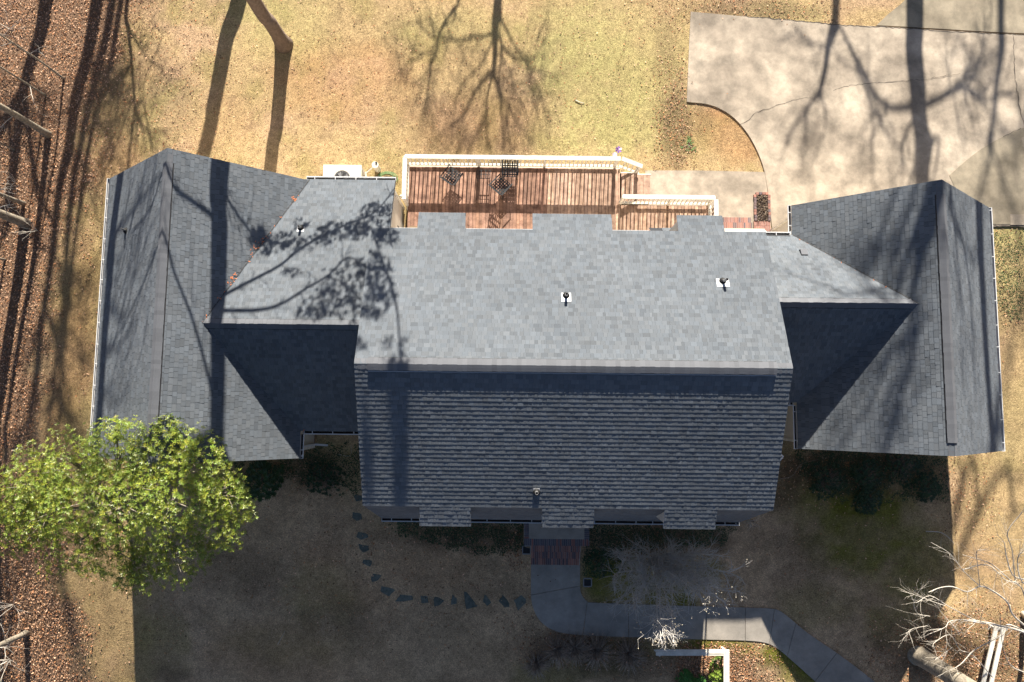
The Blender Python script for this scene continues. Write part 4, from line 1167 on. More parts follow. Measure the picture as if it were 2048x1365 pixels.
def pale_tree():
    b = Vector((20.3, -8.0, terrain(20.3, -8.0) - .05))
    t = empty('bare_tree', 'white twigged leafless tree spreading over the double garden rail', 'tree', loc=(b.x, b.y, b.z))
    mb = MB()
    limbs = [
        ([(2100, 1290), (2040, 1262), (1990, 1250), (1960, 1246), (1925, 1240)], 2.4, 3.6, .05, .012),
        ([(2100, 1290), (2030, 1235), (2015, 1205), (1985, 1182), (1960, 1173), (1935, 1184), (1905, 1174), (1880, 1176), (1857, 1185)], 2.4, 4.2, .045, .009),
        ([(1960, 1173), (1925, 1140), (1900, 1108), (1862, 1085)], 3.4, 4.3, .02, .006),
        ([(1960, 1173), (1955, 1130), (1953, 1103), (1968, 1100)], 3.4, 4.0, .016, .006),
        ([(1925, 1140), (1975, 1130), (2010, 1160), (2035, 1165)], 3.0, 3.2, .02, .01),
        ([(2060, 1250), (2045, 1180), (2020, 1160), (1985, 1130), (1960, 1120), (1925, 1110)], 2.6, 3.8, .03, .007),
        ([(2050, 1160), (2025, 1150), (2012, 1110), (2008, 1085), (1992, 1068)], 2.8, 4.0, .03, .006),
        ([(2030, 1160), (2024, 1100), (2015, 1065), (2040, 1030), (2052, 1020)], 2.8, 3.9, .025, .006),
        ([(1990, 1248), (1935, 1240), (1900, 1243), (1890, 1255), (1860, 1268)], 3.2, 3.9, .02, .007),
        ([(1960, 1246), (1900, 1215), (1860, 1192), (1832, 1206), (1820, 1190)], 3.2, 4.3, .018, .006),
        ([(1890, 1212), (1855, 1200), (1829, 1190), (1801, 1182)], 3.9, 4.5, .012, .005),
        ([(1860, 1233), (1835, 1227), (1828, 1205), (1840, 1180), (1851, 1172)], 3.9, 4.6, .010, .004),
        ([(1900, 1243), (1920, 1270), (1905, 1250), (1880, 1222), (1875, 1205)], 3.4, 4.2, .012, .005),
        ([(2100, 1290), (2020, 1250), (2005, 1270), (1950, 1300), (1920, 1330), (1890, 1345)], 2.2, 3.0, .035, .008),
        ([(1985, 1355), (1945, 1310), (1920, 1300), (1900, 1270), (1870, 1285), (1865, 1295)], 2.4, 3.4, .02, .006),
        ([(2048, 1345), (2020, 1330), (2005, 1290), (2000, 1230)], 2.2, 3.4, .02, .006),
        ([(1905, 1295), (1870, 1320), (1890, 1310)], 2.8, 3.2, .01, .005),
        ([(2090, 1180), (2045, 1165), (2035, 1120), (2048, 1100)], 2.8, 3.6, .03, .01),
        ([(1935, 1184), (1935, 1205)], 3.6, 3.8, .008, .004),
        ([(1855, 1252), (1825, 1258), (1812, 1268)], 3.8, 4.2, .008, .004)]
    for pts, z0, z1, r0, r1 in limbs: twig_px(mb, pts, z0, z1, r0, r1, side=13, sl=.45)
    rim = W(2100, 1290, 2.3)
    mb.tube([b, b.lerp(rim, .5) + Vector((.15, 0, 0)), rim], [.12, .09, .06], 8)
    off = MB(); off.v = [(x - b.x, y - b.y, z - b.z) for x, y, z in mb.v]; off.f = mb.f; off.m = mb.m; off.c = mb.c
    off.build('branches', M['twig'], t, True)
pale_tree()

# leafless crape myrtle over the front walk
def myrtle():
    b = G(1303, 1118); b.z -= .05
    t = empty('small_bare_tree', 'grey leafless many stemmed tree hanging seed pods over the front walk', 'tree', loc=b)
    mb = MB(); tips = []
    targets = [(1245, 1125, 2.6), (1225, 1160, 2.2), (1270, 1190, 3.2), (1300, 1200, 3.2), (1320, 1262, 4.1), (1345, 1268, 4.1), (1236, 1105, 2.2), (1255, 1150, 2.6), (1262, 1215, 3.3), (1345, 1205, 3.4), (1390, 1105, 2.4), (1420, 1135, 2.8), (1375, 1150, 3.0), (1315, 1110, 2.0), (1410, 1160, 3.2), (1280, 1130, 2.6), (1360, 1120, 2.6), (1360, 1160, 3.6), (1400, 1130, 3.2), (1430, 1110, 2.4), (1400, 1190, 4.1), (1440, 1198, 4.1), (1378, 1180, 3.9), (1468, 1150, 4.0), (1415, 1180, 4.1), (1350, 1100, 2.2), (1280, 1095, 1.8), (1240, 1195, 3.0), (1420, 1165, 4.1), (1325, 1258, 4.1), (1466, 1185, 4.1), (1290, 1160, 3.0), (1330, 1150, 3.0)]
    for px, py, z in targets:
        q = W(px, py, z) - b; a = uni(-.12, .12), uni(-.12, .12)
        mid = Vector((q.x * .35 + a[0], q.y * .35 + a[1], q.z * .5)); 
        C = curve([Vector((a[0] * .5, a[1] * .5, 0)), mid, q * .78 + rvec() * .15, q], 4)
        mb.tube(C, [.042 - .032 * i / len(C) for i in range(len(C))], 6, cap=False)
        for s in range(22):
            i = random.randint(4, len(C) - 2); d = (C[i + 1] - C[i]).normalized()
            grow(mb, C[i], d + rvec() * .9 + Vector((0, 0, .1)), uni(.30, .65), .014, 2, 3, kids=(2, 3), tips=tips, nseg=3)
        grow(mb, C[-1], (C[-1] - C[-2]), .4, .012, 2, 3, kids=(3, 4), tips=tips, nseg=3)
    mb.build('branches', M['greytwig'], t, True)
    pm = MB()
    for q in tips:
        if q.z > 3.75 or rnd() < .08:
            for k in range(1 if rnd() < .6 else 0):
                c = q + rvec() * .03; r = uni(.011, .017); a = rvec()
                pm.tube([c - a * r, c, c + a * r], [r * .5, r, r * .4], 5, 0, (uni(.8, 1.2),) * 3)
    pm.build('seed_pods', M['pod'], t)
myrtle()

# ------------------------------------------------------------------ trees round the yard (tall, most of each above or beyond the frame)
def taper(C, r0, r1): return [r0 + (r1 - r0) * i / max(1, len(C) - 1) for i in range(len(C))]
def limb(mb, pts, Y0, r0, r1, twigs=8, tl=.8, n=6, depth_var=1.0, start=None, k=4, tdepth=2):
    P = []
    for i, q in enumerate(pts):
        e = depth_var * math.sin(i * 1.1 + q[0] * .02) * (i / max(1, len(pts) - 1))
        P.append(cast(q[0], q[1], Y0, e))
    if start is not None: P[0] = start
    C = curve(P, k); mb.tube(C, taper(C, r0, r1), n, cap=False)
    for s in range(int(twigs * 1.6)):
        i = random.randint(1, len(C) - 2) if len(C) > 3 else 0
        d = (C[i + 1] - C[i]).normalized()
        grow(mb, C[i], d * .8 + rvec() * .8, tl * uni(.6, 1.4), max(.014, r1 * .75), tdepth, 3, kids=(2, 3), nseg=3, shrink=.75)
    return C
def yard_tree(name, lab, cat, base, trunk_pts, Y0, r0, r1, limbs, mt, group=None, crown_extra=True, ext=2.2):
    b = Vector((base[0], base[1], terrain(base[0], base[1]) - .1))
    t = empty(name, lab, cat, group, loc=b)
    mb = MB(); P = [b] + [cast(q[0], q[1], Y0) for q in trunk_pts]
    P = [P[0]] + sorted(P[1:], key=lambda v: v.z)
    C = curve(P, 4); top = C[-1] + Vector((0, 0, ext if crown_extra else .15)); C.append(top)
    rr = taper(C, r0, r1); rr[0] *= 1.5; rr[1] *= 1.15
    mb.tube(C, rr, 12)
    mo = MB(); mo.v = [(x - b.x, y - b.y, z - b.z) for x, y, z in mb.v]; mo.f = mb.f; mo.m = mb.m; mo.c = mb.c
    mo.build('trunk', mt, t, True)
    mb = MB()
    for L in limbs: limb(mb, *L)
    if crown_extra:
        for k in range(7):
            a = uni(0, 6.28); grow(mb, C[-1 - (k % 3)], Vector((math.cos(a), math.sin(a), .9)), 2.4, r1 * .6, 2, 5, kids=(2, 3))
    mo = MB(); mo.v = [(x - b.x, y - b.y, z - b.z) for x, y, z in mb.v]; mo.f = mb.f; mo.m = mb.m; mo.c = mb.c
    if mo.f: mo.build('branches', mt, t, True)
    return t, b

# pine whose base shows at the top left of the lawn
b2 = G(568, 90)
Y2 = b2.y
t2, bb2 = yard_tree('pine_tree', 'leaning pine trunk rooted in the rear lawn near the top edge', 'tree', (b2.x, b2.y),
    [(553, 260), (541, 338), (441, 330), (439, 450), (437, 600), (436, 760), (434, 905)], Y2, .29, .20,
    [([(441, 372), (455, 400), (480, 440), (512, 484), (560, 488), (600, 476)], Y2, .05, .015, 10, .4, 5, .5),
     ([(440, 588), (500, 565), (560, 532), (600, 500), (655, 468), (700, 448), (750, 425), (790, 402)], Y2, .07, .02, 14, .5, 5, .6),
     ([(440, 622), (520, 622), (565, 608), (610, 580), (655, 555), (710, 520), (760, 510)], Y2, .075, .02, 14, .5, 5, .6),
     ([(437, 445), (380, 402), (345, 372), (326, 345), (300, 420), (262, 470)], Y2, .06, .02, 6, .5, 5, .5),
     ([(436, 870), (420, 770), (386, 645), (348, 545), (328, 478), (295, 550), (255, 640), (225, 690)], Y2, .06, .02, 8, .5, 5, .5),
     ([(760, 510), (790, 600), (800, 700), (800, 760), (802, 850), (806, 990)], Y2, .04, .02, 6, .4, 5, .5),
     ([(655, 555), (700, 590), (720, 640), (700, 690)], Y2, .03, .015, 8, .5, 4, .5)], M['bark'])
mb = MB()
clumps = [(565, 485, 48, 16, 90), (520, 480, 25, 12, 40), (600, 450, 14, 14, 18), (690, 462, 60, 16, 120), (752, 440, 40, 36, 130), (700, 560, 60, 40, 120), (745, 540, 36, 36, 90), (660, 610, 50, 30, 110), (740, 610, 40, 25, 80), (770, 580, 26, 24, 45), (720, 690, 14, 12, 18), (790, 690, 24, 10, 14), (770, 475, 25, 20, 50), (530, 505, 20, 8, 18), (620, 630, 30, 14, 30), (800, 770, 26, 30, 14), (800, 840, 16, 40, 16), (800, 920, 13, 45, 20), (797, 985, 14, 30, 16), (736, 950, 8, 60, 12), (790, 720, 22, 10, 8), (640, 480, 30, 8, 30), (580, 545, 25, 8, 14)]
for cx_, cy_, rx, ry, n in clumps:
    for i in range(n):
        a = uni(0, 6.28); r = math.sqrt(rnd()); q = cast(cx_ + rx * r * math.cos(a), cy_ + ry * r * math.sin(a), Y2, uni(-.8, .8))
        ax = rvec()
        for k in range(9):
            d = (ax + rvec() * .9).normalized(); leaf_quad(mb, q, d, rvec(), uni(.13, .22), .030)
mb.v = [(x - bb2.x, y - bb2.y, z - bb2.z) for x, y, z in mb.v]
mb.build('needles', M['needle'], t2)

Y1 = 22.
p1 = cast(478, 0, Y1)
yard_tree('tall_tree', 'tall trunk behind the lawn throwing the widest shadow stripe at the top left', 'tree', (p1.x + .35, Y1),
    [(478, 0), (455, 70), (440, 150), (425, 225), (411, 298), (232, 420), (222, 520), (212, 640), (205, 740), (198, 850)], Y1, .36, .20,
    [([(225, 480), (262, 430), (300, 380), (322, 345)], Y1, .06, .02, 5, .6, 5, .5),
     ([(215, 600), (245, 640), (262, 590), (285, 480), (310, 400)], Y1, .05, .012, 6, .6, 5, .5),
     ([(210, 690), (235, 700), (262, 650), (290, 560), (312, 470)], Y1, .045, .012, 5, .6, 5, .5),
     ([(205, 790), (240, 800), (280, 720), (300, 600)], Y1, .03, .01, 5, .6, 5, .5),
     ([(222, 500), (240, 520), (262, 450), (278, 380)], Y1, .035, .015, 6, .7, 4, .3),
      ([(218, 560), (238, 560), (256, 480), (275, 410), (300, 350)], Y1, .035, .016, 5, .7, 4, .3), ([(212, 640), (232, 620), (252, 560), (280, 440)], Y1, .04, .016, 5, .7, 4, .3),
      ([(207, 720), (228, 690), (250, 600), (280, 520), (316, 420)], Y1, .05, .02, 5, .7, 4, .3), ([(202, 780), (228, 770), (262, 690), (298, 560)], Y1, .04, .016, 5, .7, 4, .3),
      ([(222, 480), (250, 430), (262, 360)], Y1, .04, .02, 4, .6, 4, .3), ([(250, 560), (280, 470), (300, 400)], Y1, .02, .008, 4, .6, 4, .3)], M['bark'])

# slender tree whose crown shadow fans over the rear lawn
Z = lambda l: [(700 + x / 4.267, y / 4.267) for x, y in l]
Y3 = 30.
p3 = cast(996, 0, Y3)
yard_tree('young_hardwood', 'slender leafless tree behind the lawn with a wide fan of branches', 'tree', (p3.x + .1, Y3),
    Z([(1262, 0), (1265, 90), (1240, 180), (1235, 260), (1240, 330), (1235, 500), (1225, 620)]), Y3, .20, .09,
    [(Z([(1215, 650), (1190, 750), (1165, 870), (1170, 960), (1120, 1080), (1070, 1200), (1010, 1310)]), Y3, .065, .02, 8, .6),
     (Z([(1170, 960), (1165, 1150), (1155, 1310)]), Y3, .035, .02, 6, .6),
     (Z([(1225, 620), (1130, 710), (1060, 800), (1010, 900), (960, 1000), (860, 1100), (720, 1190)]), Y3, .07, .02, 12, .8),
     (Z([(1225, 640), (1270, 790), (1290, 950), (1300, 1150), (1310, 1310)]), Y3, .07, .025, 10, .7),
     (Z([(1270, 790), (1340, 900), (1400, 1010), (1480, 1120), (1560, 1250)]), Y3, .045, .02, 10, .8),
     (Z([(1230, 265), (1180, 305), (1050, 320), (990, 345), (880, 350), (750, 330), (690, 320), (640, 270), (560, 200)]), Y3, .05, .02, 10, .7),
     (Z([(750, 330), (810, 200), (890, 100), (940, 0)]), Y3, .045, .05, 3, .6),
     (Z([(750, 330), (740, 450), (690, 560), (680, 700), (650, 900), (620, 1080)]), Y3, .05, .025, 14, .9),
     (Z([(1225, 340), (1150, 500), (1085, 610), (980, 710), (920, 800), (880, 900)]), Y3, .045, .015, 10, .7),
     (Z([(1240, 310), (1280, 330), (1290, 450), (1270, 680), (1260, 800)]), Y3, .06, .035, 4, .6),
     (Z([(1290, 400), (1350, 470), (1420, 510), (1490, 520), (1560, 500), (1640, 400), (1680, 310)]), Y3, .04, .02, 8, .6),
     (Z([(1265, 80), (1300, 200), (1370, 340), (1430, 440), (1490, 520)]), Y3, .05, .03, 4, .5),
     (Z([(1290, 480), (1360, 600), (1400, 760), (1450, 880)]), Y3, .03, .015, 14, .9),
     (Z([(1490, 520), (1560, 640), (1620, 800), (1660, 960)]), Y3, .02, .01, 16, 1.),
     (Z([(740, 450), (600, 480), (480, 560), (420, 640)]), Y3, .02, .01, 12, .8),
     (Z([(960, 1000), (980, 1150), (900, 1280)]), Y3, .02, .01, 10, .8)], M['bark'], crown_extra=False)

# trees beyond the driveway
Y4 = 34.
p4 = cast(1828, 0, Y4)
yard_tree('tall_tree', 'tall straight trunk beyond the driveway, the widest shadow on the concrete', 'tree', (p4.x, Y4),
    [(1828, 0), (1827, 100), (1833, 180), (1836, 240), (1843, 330), (1958, 440), (1964, 560), (1970, 680), (1978, 800), (1984, 880)], Y4, .40, .22,
    [([(1832, 215), (1800, 225), (1770, 218), (1740, 180), (1700, 105), (1672, 50)], Y4, .10, .04, 6, 1.),
     ([(1834, 225), (1875, 205), (1905, 190), (1930, 178), (1955, 142)], Y4, .10, .04, 7, 1.),
     ([(1930, 178), (1960, 210), (2000, 195), (2040, 200)], Y4, .06, .03, 7, 1.),
     ([(1837, 250), (1815, 262), (1803, 296), (1780, 288), (1745, 222), (1718, 165)], Y4, .06, .03, 8, .8),
     ([(1803, 296), (1805, 350)], Y4, .05, .03, 4, .8),
     ([(1843, 300), (1870, 340), (1885, 370)], Y4, .05, .03, 4, .8),
     ([(1962, 505), (1941, 513), (1927, 494), (1913, 457), (1909, 378)], Y4, .05, .03, 6, .6),
     ([(1841, 290), (1852, 345), (1862, 400), (1835, 440), (1812, 520), (1798, 600)], Y4, .12, .06, 8, .9),
     ([(1843, 340), (1880, 390), (1862, 440), (1845, 500), (1825, 600), (1830, 680), (1800, 800), (1780, 880)], Y4, .16, .06, 10, .9),
     ([(1978, 800), (1984, 880), (1938, 925), (1955, 1005)], Y4, .14, .08, 4, .6), ([(1984, 880), (2000, 945), (2030, 1040)], Y4, .12, .07, 5, .6),
     ([(1843, 330), (1861, 373), (1785, 487), (1725, 518)], Y4, .085, .04, 5, .8), ([(1843, 330), (1831, 382), (1778, 533), (1760, 600)], Y4, .075, .04, 4, .8), ([(1840, 300), (1785, 404), (1709, 525)], Y4, .06, .03, 4, .8),
     ([(1846, 340), (1900, 378), (1922, 472), (1938, 571), (1945, 678), (1950, 800)], Y4, .08, .05, 6, .7), ([(1900, 378), (1915, 520), (1922, 640), (1928, 800)], Y4, .05, .03, 5, .6),
     ([(1812, 520), (1760, 580), (1700, 592), (1660, 575), (1600, 555), (1570, 540)], Y4, .05, .02, 14, .9), ([(1798, 600), (1760, 600), (1735, 560), (1720, 540)], Y4, .04, .02, 10, .8),
     ([(1830, 680), (1790, 690), (1760, 760), (1720, 840), (1690, 880)], Y4, .07, .04, 12, .8)], M['bark'])
Y5 = 36.
p5 = cast(1672, 0, Y5)
yard_tree('hardwood_tree', 'thinner forked tree beyond the left side of the driveway', 'tree', (p5.x + .25, Y5),
    [(1672, 0), (1664, 60), (1655, 100), (1648, 150), (1638, 190)], Y5, .19, .09,
    [([(1638, 190), (1620, 215), (1590, 252), (1568, 292)], Y5, .09, .03, 9, 1.1), ([(1640, 185), (1650, 250), (1632, 310), (1620, 330)], Y5, .04, .02, 8, .9),
     ([(1655, 100), (1610, 90), (1590, 60)], Y5, .04, .02, 5, 1.), ([(1655, 100), (1720, 165), (1745, 260), (1740, 350)], Y5, .02, .01, 12, 1.)], M['bark'], crown_extra=False)
Y6 = 44.
p6 = cast(2000, 0, Y6)
yard_tree('hardwood_tree', 'leafless tree beyond the right corner of the driveway', 'tree', (p6.x, Y6),
    [(2000, 0), (2000, 60), (2003, 100), (1992, 170), (1985, 240), (1975, 290)], Y6, .17, .10,
    [([(2003, 100), (1970, 130), (1945, 150), (1930, 175)], Y6, .05, .03, 12, 1.), ([(1985, 240), (2010, 280), (2040, 300)], Y6, .05, .02, 14, 1.),
     ([(1985, 240), (1960, 380), (1912, 480), (1925, 600), (1935, 760), (1945, 900)], Y6, .05, .02, 4, .5), ([(1985, 240), (1965, 390), (1945, 540), (1952, 700), (1962, 880)], Y6, .04, .02, 4, .5), ([(1975, 290), (2036, 480), (2036, 620), (2025, 700), (2010, 800)], Y6, .06, .04, 8, .8)], M['bark'], crown_extra=False)
# woods on the left: tall trunks north of the frame whose shadows lie over the leaf litter
GW = 'tall trees of the left wood'
woods = [
    ('wood_tree', 'thick wood tree throwing the dark stripe nearest the lawn', [(196, 0), (176, 110), (152, 200), (138, 300), (126, 345), (117, 400), (106, 500), (88, 620)], 26., .30, .12),
    ('wood_tree', 'thin wood tree with the rightmost narrow shadow along the lawn edge', [(240, 20), (216, 150), (190, 240), (172, 330), (158, 430), (146, 520), (132, 650), (120, 800)], 30., .14, .07),
    ('wood_tree', 'middle sized wood tree between the thick and the thin stripes', [(226, 0), (200, 120), (168, 260), (150, 350), (140, 430), (133, 520), (125, 640), (105, 780)], 33., .2, .11),
    ('wood_tree', 'stout wood tree casting the shadow near the upper left corner', [(92, 10), (78, 80), (58, 140), (45, 200)], 24., .34, .2),
    ('wood_tree', 'wood tree with a thin forked top above the lawn corner', [(255, 0), (257, 60), (264, 130), (270, 215)], 25., .10, .05)]
for nm, lab, pts, Y0, r0, r1 in woods:
    q = cast(pts[0][0], pts[0][1], Y0); lim = []
    for i in range(5):
        a = pts[random.randint(1, len(pts) - 1)]; s_ = random.choice((-1, 1, 1))
        lim.append(([a, (a[0] + s_ * uni(15, 30), a[1] + uni(20, 50)), (a[0] + s_ * uni(25, 60), a[1] + uni(60, 120))], Y0, .04, .015, 12, 1.1))
    yard_tree(nm, lab, 'tree', (q.x + .2, Y0), pts, Y0, r0, r1, lim, M['bark'], GW)
# woods trees standing inside the frame: trunks lean away to the left edge
def wood_visible(px, py, r, lab, hgt=9, twig=8, lean=(-.04, 0.)):
    b = G(px, py); b.z -= .1
    t = empty('wood_tree', lab, 'tree', 'leaning pale trunks at the left edge', loc=b)
    P = curve([Vector((0, 0, 0)), Vector((uni(-.05, .05), uni(-.05, .05), hgt * .3)), Vector((lean[0] * hgt * .6, lean[1] * hgt * .6, hgt * .65)), Vector((lean[0] * hgt, lean[1] * hgt, hgt))], 5)
    mb = MB(); rr = taper(P, r, r * .45); rr[0] *= 1.3
    mb.tube(P, rr, 10); mb.build('trunk', M['palebark'], t, True)
    mb = MB()
    for k in range(twig):
        i = random.randint(3, len(P) - 2); a = uni(0, 6.28)
        grow(mb, P[i], Vector((math.cos(a), math.sin(a), .55)), uni(.7, 1.3), max(.012, r * .12), 2, 4, kids=(2, 3), nseg=4)
    mb.build('branches', M['twig'], t, True)
for a in ((97, 270, .14, 'pale wood trunk ending at the middle of the leaf litter, upper left'), (48, 408, .09, 'slim pale trunk just below the upper left trunk', 8, 6), (53, 448, .20, 'stoutest leaning wood trunk with a broad shadow below it', 9, 14),
          (92, 192, .045, 'thin pale stem between the two upper left trunks', 6, 5), (128, 158, .045, 'thinnest bent stem highest at the left edge', 6, 5), (54, 1266, .12, 'pale forked trunk at the lower left corner', 8, 18), (28, 300, .04, 'short bent sapling at the left edge', 4, 5), (10, 520, .05, 'sapling at the left edge below the stoutest trunk', 5, 6)):
    wood_visible(*a)
sap = MB()
def sapling(px, py, lab, h=1.6, n=5):
    b = G(px, py); t = empty('sapling', lab, 'sapling', 'bare saplings in the leaf litter', loc=b); mb = MB()
    for k in range(n):
        a = uni(0, 6.28); grow(mb, Vector((0, 0, -.03)), Vector((math.cos(a) * .7, math.sin(a) * .5, 1)), h * uni(.5, .9), .012, 2, 3, kids=(1, 3), nseg=4)
    mb.build('branches', M['twig'], t)
sapling(30, 365, 'pale bare sapling left of the slim trunk'); sapling(28, 1210, 'pale bare sapling above the lower left trunk', 1.8, 7); sapling(20, 1320, 'bare sapling in the lower left corner', 1.6, 7); sapling(75, 462, 'arching bare sapling at the foot of the stoutest trunk', 1.2, 4); sapling(20, 60, 'bare sapling in the upper left corner', 1.4, 5)

# ------------------------------------------------------------------ plants near the house
def clump(name, lab, cat, px, py, r, n, mt, L=(.25, .5), flat=.5, group=None, rad=.006):
    b = G(px, py); t = empty(name, lab, cat, group, loc=b); mb = MB()
    for k in range(n):
        a = uni(0, 6.28); rr = r * uni(.3, 1.); e = uni(.15, flat)
        s_ = Vector((math.cos(a) * uni(0, .1), math.sin(a) * uni(0, .1), 0)); d = Vector((math.cos(a), math.sin(a), 0))
        q1 = s_ + d * rr * .5 + Vector((0, 0, e * .8)); q2 = s_ + d * rr + Vector((uni(-.1, .1), uni(-.1, .1), e * uni(.2, .9)))
        g = uni(.6, 1.5)
        mb.tube([s_, q1, q2], [rad, rad * .8, rad * .4], 3, 0, (g, g, g), cap=False)
    mb.build('stems', mt, t)
GD = 'dried clumps along the front walk'
for px, py, r, lab in ((1115, 1298, .5, 'dry brown stem clump nearest the bend of the walk'), (1150, 1296, .5, 'second dry stem clump right of the bend'), (1192, 1302, .55, 'widest dry stem clump in the middle of the bed'), (1255, 1308, .55, 'dry stem clump closest to the white rail'), (1072, 1325, .45, 'low dark stem clump on the lawn side of the bed')):
    clump('dry_plant', lab, 'dry plant', px, py, r * 1.5, 300, M['stem'], group=GD, rad=.009)
def leafy(name, lab, cat, px, py, r, n, mt, h=.3, leaf=.08, group=None, tone=(1, 1, 1)):
    b = G(px, py); t = empty(name, lab, cat, group, loc=b); mb = MB(); sm = MB()
    for k in range(n):
        a = uni(0, 6.28); rr = r * math.sqrt(rnd()) * (.55 + .9 * vnoise(3 + 1.6 * math.cos(a) + px * .1, 3 + 1.6 * math.sin(a), 5)); c = Vector((rr * math.cos(a), rr * math.sin(a), h * (1 - (rr / r) ** 2 * .7) * uni(.6, 1.1)))
        sm.tube([Vector((0, 0, 0)), c * .5 + Vector((0, 0, .02)), c], [.008, .006, .003], 3, cap=False)
        g = uni(.7, 1.3)
        for i in range(7):
            aa = i * .9 + a; d = Vector((math.cos(aa), math.sin(aa), uni(.1, .6))); leaf_quad(mb, c, d, Vector((0, 0, 1)), leaf * uni(.7, 1.2), leaf * .36, 0, tuple(g * q for q in tone))
    mb.build('foliage', mt, t); sm.build('stems', M['stem'], t)
leafy('green_shrub', 'yellow green shrub inside the corner of the white L rail', 'shrub', 1432, 1345, .33, 70, M['weed'], .4, .09, None, (1.5, 1.15, .6))
leafy('green_shrub', 'small green shrub behind the upright of the white L rail', 'shrub', 1430, 1318, .25, 30, M['weed'], .35, .08, None, (1.1, .9, .6))
leafy('fern', 'mid green fern below the white L rail', 'fern', 1368, 1354, .30, 60, M['weed'], .3, .10, 'ferns under the white rail', (.55, .8, .6))
leafy('fern', 'green fern at the bottom edge right of the other fern', 'fern', 1398, 1362, .26, 50, M['weed'], .3, .10, 'ferns under the white rail', (.55, .8, .6))
leafy('weed_patch', 'small bright green weed on the lawn near the driveway curve', 'weed', 1378, 290, .36, 26, M['weed'], .05, .06, None, (.8, .8, .8))
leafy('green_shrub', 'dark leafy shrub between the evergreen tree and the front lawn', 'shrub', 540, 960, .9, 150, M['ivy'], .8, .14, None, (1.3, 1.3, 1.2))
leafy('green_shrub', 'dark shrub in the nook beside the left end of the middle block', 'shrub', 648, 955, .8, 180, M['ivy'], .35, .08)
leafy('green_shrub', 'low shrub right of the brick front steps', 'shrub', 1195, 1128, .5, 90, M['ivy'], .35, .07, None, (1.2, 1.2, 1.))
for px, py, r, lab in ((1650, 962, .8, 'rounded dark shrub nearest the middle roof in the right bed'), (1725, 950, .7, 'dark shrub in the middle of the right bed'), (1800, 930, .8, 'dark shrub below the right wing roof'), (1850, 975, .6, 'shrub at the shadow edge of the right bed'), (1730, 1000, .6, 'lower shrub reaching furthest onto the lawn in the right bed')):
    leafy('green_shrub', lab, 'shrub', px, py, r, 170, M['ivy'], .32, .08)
clump('dry_plant', 'yellow dried tuft at the right end of the front gutter', 'dry plant', 1498, 1042, .35, 40, M['twig'], flat=.9)

def cover(lab, polys, dens, mt, leaf=(.04, .08), h=.12):
    mb = MB()
    for poly in polys:
        P = [G(*q) for q in poly]; xs = [p.x for p in P]; ys = [p.y for p in P]; A = (max(xs) - min(xs)) * (max(ys) - min(ys)); Q = [(p.x, p.y) for p in P]
        for i in range(int(A * dens)):
            x, y = uni(min(xs), max(xs)), uni(min(ys), max(ys))
            if not in_poly(x + (fbm(x * 2, y * 2, 4) - .5) * .5, y + (fbm(x * 2, y * 2, 9) - .5) * .7, Q): continue
            if fbm(x * 2.5, y * 2.5, 31) < .36: continue
            z = terrain(x, y) + uni(.01, h); g = uni(.6, 1.5); a = uni(0, 6.28)
            leaf_quad(mb, Vector((x, y, z)), Vector((math.cos(a), math.sin(a), uni(-.2, .5))), Vector((0, 0, 1)), uni(*leaf), uni(*leaf) * .6, 0, (g, g, g))
    o = mb.build('ground_cover', mt); tag(o, lab, 'ground cover', None, 'stuff')
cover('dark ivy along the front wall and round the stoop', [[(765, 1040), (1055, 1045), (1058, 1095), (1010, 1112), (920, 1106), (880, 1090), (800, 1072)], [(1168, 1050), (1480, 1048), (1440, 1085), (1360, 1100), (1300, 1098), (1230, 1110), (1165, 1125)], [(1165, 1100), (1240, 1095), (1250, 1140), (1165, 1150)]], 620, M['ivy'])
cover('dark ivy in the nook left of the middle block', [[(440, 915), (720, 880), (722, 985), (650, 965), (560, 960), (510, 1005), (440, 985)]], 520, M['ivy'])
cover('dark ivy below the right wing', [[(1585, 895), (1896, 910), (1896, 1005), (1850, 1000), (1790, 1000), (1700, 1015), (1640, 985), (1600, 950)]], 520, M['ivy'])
cover('mixed green weeds beside the right gutter', [[(1985, 462), (2048, 462), (2048, 640), (2010, 640), (1990, 600)]], 260, M['ivy'], h=.1)

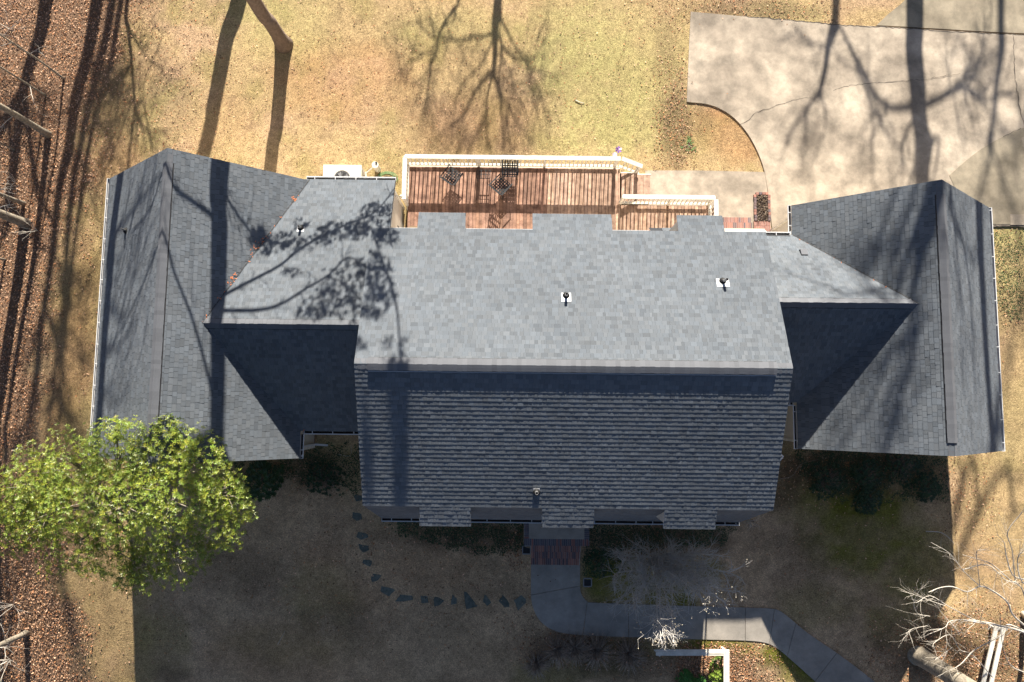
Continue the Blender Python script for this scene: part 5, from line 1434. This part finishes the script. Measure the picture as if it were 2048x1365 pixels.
# ------------------------------------------------------------------ litter and straw
HOUSE_BOXES = [(-15.0, -8.0, -1.8, 8.1), (10.7, 17.6, -1.2, 7.3), (-8, 10.8, -.8, 6.2), (-4.5, 8.1, -3.9, 9.8), (-8, -4.6, -1, 8.1), (0.5, 3.2, -6.4, -3.9), (4.3, 5.7, 8.3, 9.7)]
def blocked(x, y):
    for a, b, c, d in HOUSE_BOXES:
        if a < x < b and c < y < d: return True
    return in_poly(x, y, WALK) or in_poly(x, y, D_in) or (5.7 < x < 10.8 and 6 < y < 9.86)
def litter():
    leaves = MB(); straw = MB(); lawn = MB()
    LC_ = [(1.5, 1.4, 1.3), (1.1, 1., .95), (.7, .58, .5), (1.35, 1., .7), (.4, .34, .3), (2.1, 1.95, 1.9), (1.3, .85, .6)]
    random.seed(91)
    for i in range(105000):
        x, y = uni(-23.5, -13.8), uni(-13, 19)
        wood = zones(x, y)[0]
        if rnd() > wood * .95 + .03: continue
        if blocked(x, y): continue
        a = uni(0, 6.28); z = terrain(x, y) + uni(.004, .05); g = uni(.7, 1.25); c = random.choice(LC_)
        L = uni(.035, .09)
        leaf_quad(leaves, Vector((x, y, z)), Vector((math.cos(a), math.sin(a), uni(-.35, .45))), rvec() * .5 + Vector((0, 0, 1)), L, L * uni(.45, .8), 0, tuple(g * q for q in c), uni(-.3, .5))
    tag(leaves.build('fallen_leaves', M['dryleaf']), 'thick brown leaf litter under the left wood', 'leaf litter', None, 'stuff')
    n_l = 0
    lit2 = MB()
    zones_l = [(1350, 230, .9, 2.6, 500), (1450, 1340, 2.2, 1.1, 900), (1180, 1300, 3., .8, 500), (1900, 1320, 3.2, 1.6, 1100), (1700, 940, 4.4, 1.4, 700), (930, 1075, 4, .8, 260), (640, 950, 2.2, 1., 260), (1500, 20, 4, 1., 500), (1250, 1090, 2.6, 1., 260), (330, 180, 3, 4, 600), (1930, 990, 1.2, 1.6, 200), (250, 600, 1.8, 7, 500), (800, 1130, 8, 3, 260), (1990, 1310, 3., 2., 1400), (1430, 1340, 1.6, 1., 1200), (1100, 1130, .6, .8, 90), (2030, 560, 1.2, 2.5, 200), (1040, 1120, .7, .5, 100), (900, 160, 12, 4, 1100), (700, 1180, 9, 3, 700), (1700, 1150, 4, 3, 250), (1030, 1090, .4, .5, 60)]
    for px, py, rx, ry, n in zones_l:
        c0 = G(px, py)
        for i in range(int(n * 2.2)):
            if rnd() < .5: x, y = random.gauss(c0.x, rx * .55), random.gauss(c0.y, ry * .55)
            else: x, y = c0.x + uni(-1, 1) * rx, c0.y + uni(-1, 1) * ry
            if blocked(x, y) and rnd() > .04: continue
            if any(a < x < b and c < y < d for a, b, c, d in HOUSE_BOXES): continue
            a = uni(0, 6.28); L = uni(.04, .09); g = uni(.6, 1.3); c = random.choice(LC_)
            leaf_quad(lit2, Vector((x, y, terrain(x, y) + uni(.004, .035) + (.04 if blocked(x, y) else 0))), Vector((math.cos(a), math.sin(a), uni(-.3, .4))), rvec() * .5 + Vector((0, 0, 1)), L, L * uni(.4, .8), 0, tuple(g * q for q in c), .3)
    # leaves and needles caught in the roof valleys
    for (pa, pb, n) in (((600, 385), (402, 645), 60), ((530, 470), (500, 500), 30), ((582, 392), (590, 402), 24), ((470, 545), (452, 570), 26), ((604, 855), (612, 862), 8), ((1600, 478), (1800, 590), 18)):
        for i in range(n):
            t_ = rnd(); q = hit(pa[0] + (pb[0] - pa[0]) * t_ + uni(-3, 3), pa[1] + (pb[1] - pa[1]) * t_ + uni(-3, 3)); a = uni(0, 6.28)
            leaf_quad(lit2, q + Vector((0, 0, .02)), Vector((math.cos(a), math.sin(a), 0)), Vector((0, 0, 1)), uni(.05, .11), .03, 0, (2.0, .95, .5))
    tag(lit2.build('fallen_leaves', M['dryleaf']), 'scattered fallen leaves over the lawn, beds and roof valleys', 'leaf litter', None, 'stuff')
    for i in range(90000):
        x, y = uni(-20, 22.5), uni(-13, 18.5)
        if blocked(x, y) or x < wood_x(y) - .3: continue
        dn = fbm(x * 1.2, y * 1.2, 55)
        if rnd() > dn * 1.3: continue
        k = ground_col(x, y); a = uni(0, 6.28); g = uni(.55, 1.6)
        c = (k[0] / .42 * g, k[1] / .29 * g, k[2] / .135 * g)
        L = uni(.04, .09)
        leaf_quad(lawn, Vector((x, y, terrain(x, y) + .002)), Vector((math.cos(a), math.sin(a), uni(.15, .8))), Vector((math.sin(a), -math.cos(a), .4)), L, uni(.006, .014), 0, c, .3)
    tag(lawn.build('lawn_grass', M['straw']), 'short dormant straw coloured lawn grass', 'grass', None, 'stuff')
litter()
# fallen sticks
def stick(pts, lab, r=.018, mt='greytwig'):
    P = curve([G(*q, .03) for q in pts], 5); mb = MB(); mb.tube(P, taper(P, r, r * .4), 5)
    tag(mb.build('fallen_stick', M[mt], smooth=True), lab, 'stick', 'fallen sticks on the ground')
stick([(1852, 1063), (1880, 1065), (1898, 1076), (1908, 1088)], 'curved pale stick crossing the shadow edge of the right lawn', .02, 'twig')
stick([(1560, 958), (1585, 952), (1600, 930), (1625, 922), (1670, 912)], 'long thin vine lying beside the right wing', .012, 'stem')
stick([(1151, 201), (1160, 205), (1169, 207)], 'short pale stick on the greenish rear lawn', .02)
stick([(555, 1290), (565, 1272), (570, 1262)], 'thin pale straight stick on the front lawn', .01, 'twig')
stick([(1740, 960), (1752, 963), (1762, 966)], 'pale stick in the right bed', .02, 'twig')
stick([(672, 908), (700, 912), (702, 890)], 'bent pale twig in the left nook', .012, 'twig')
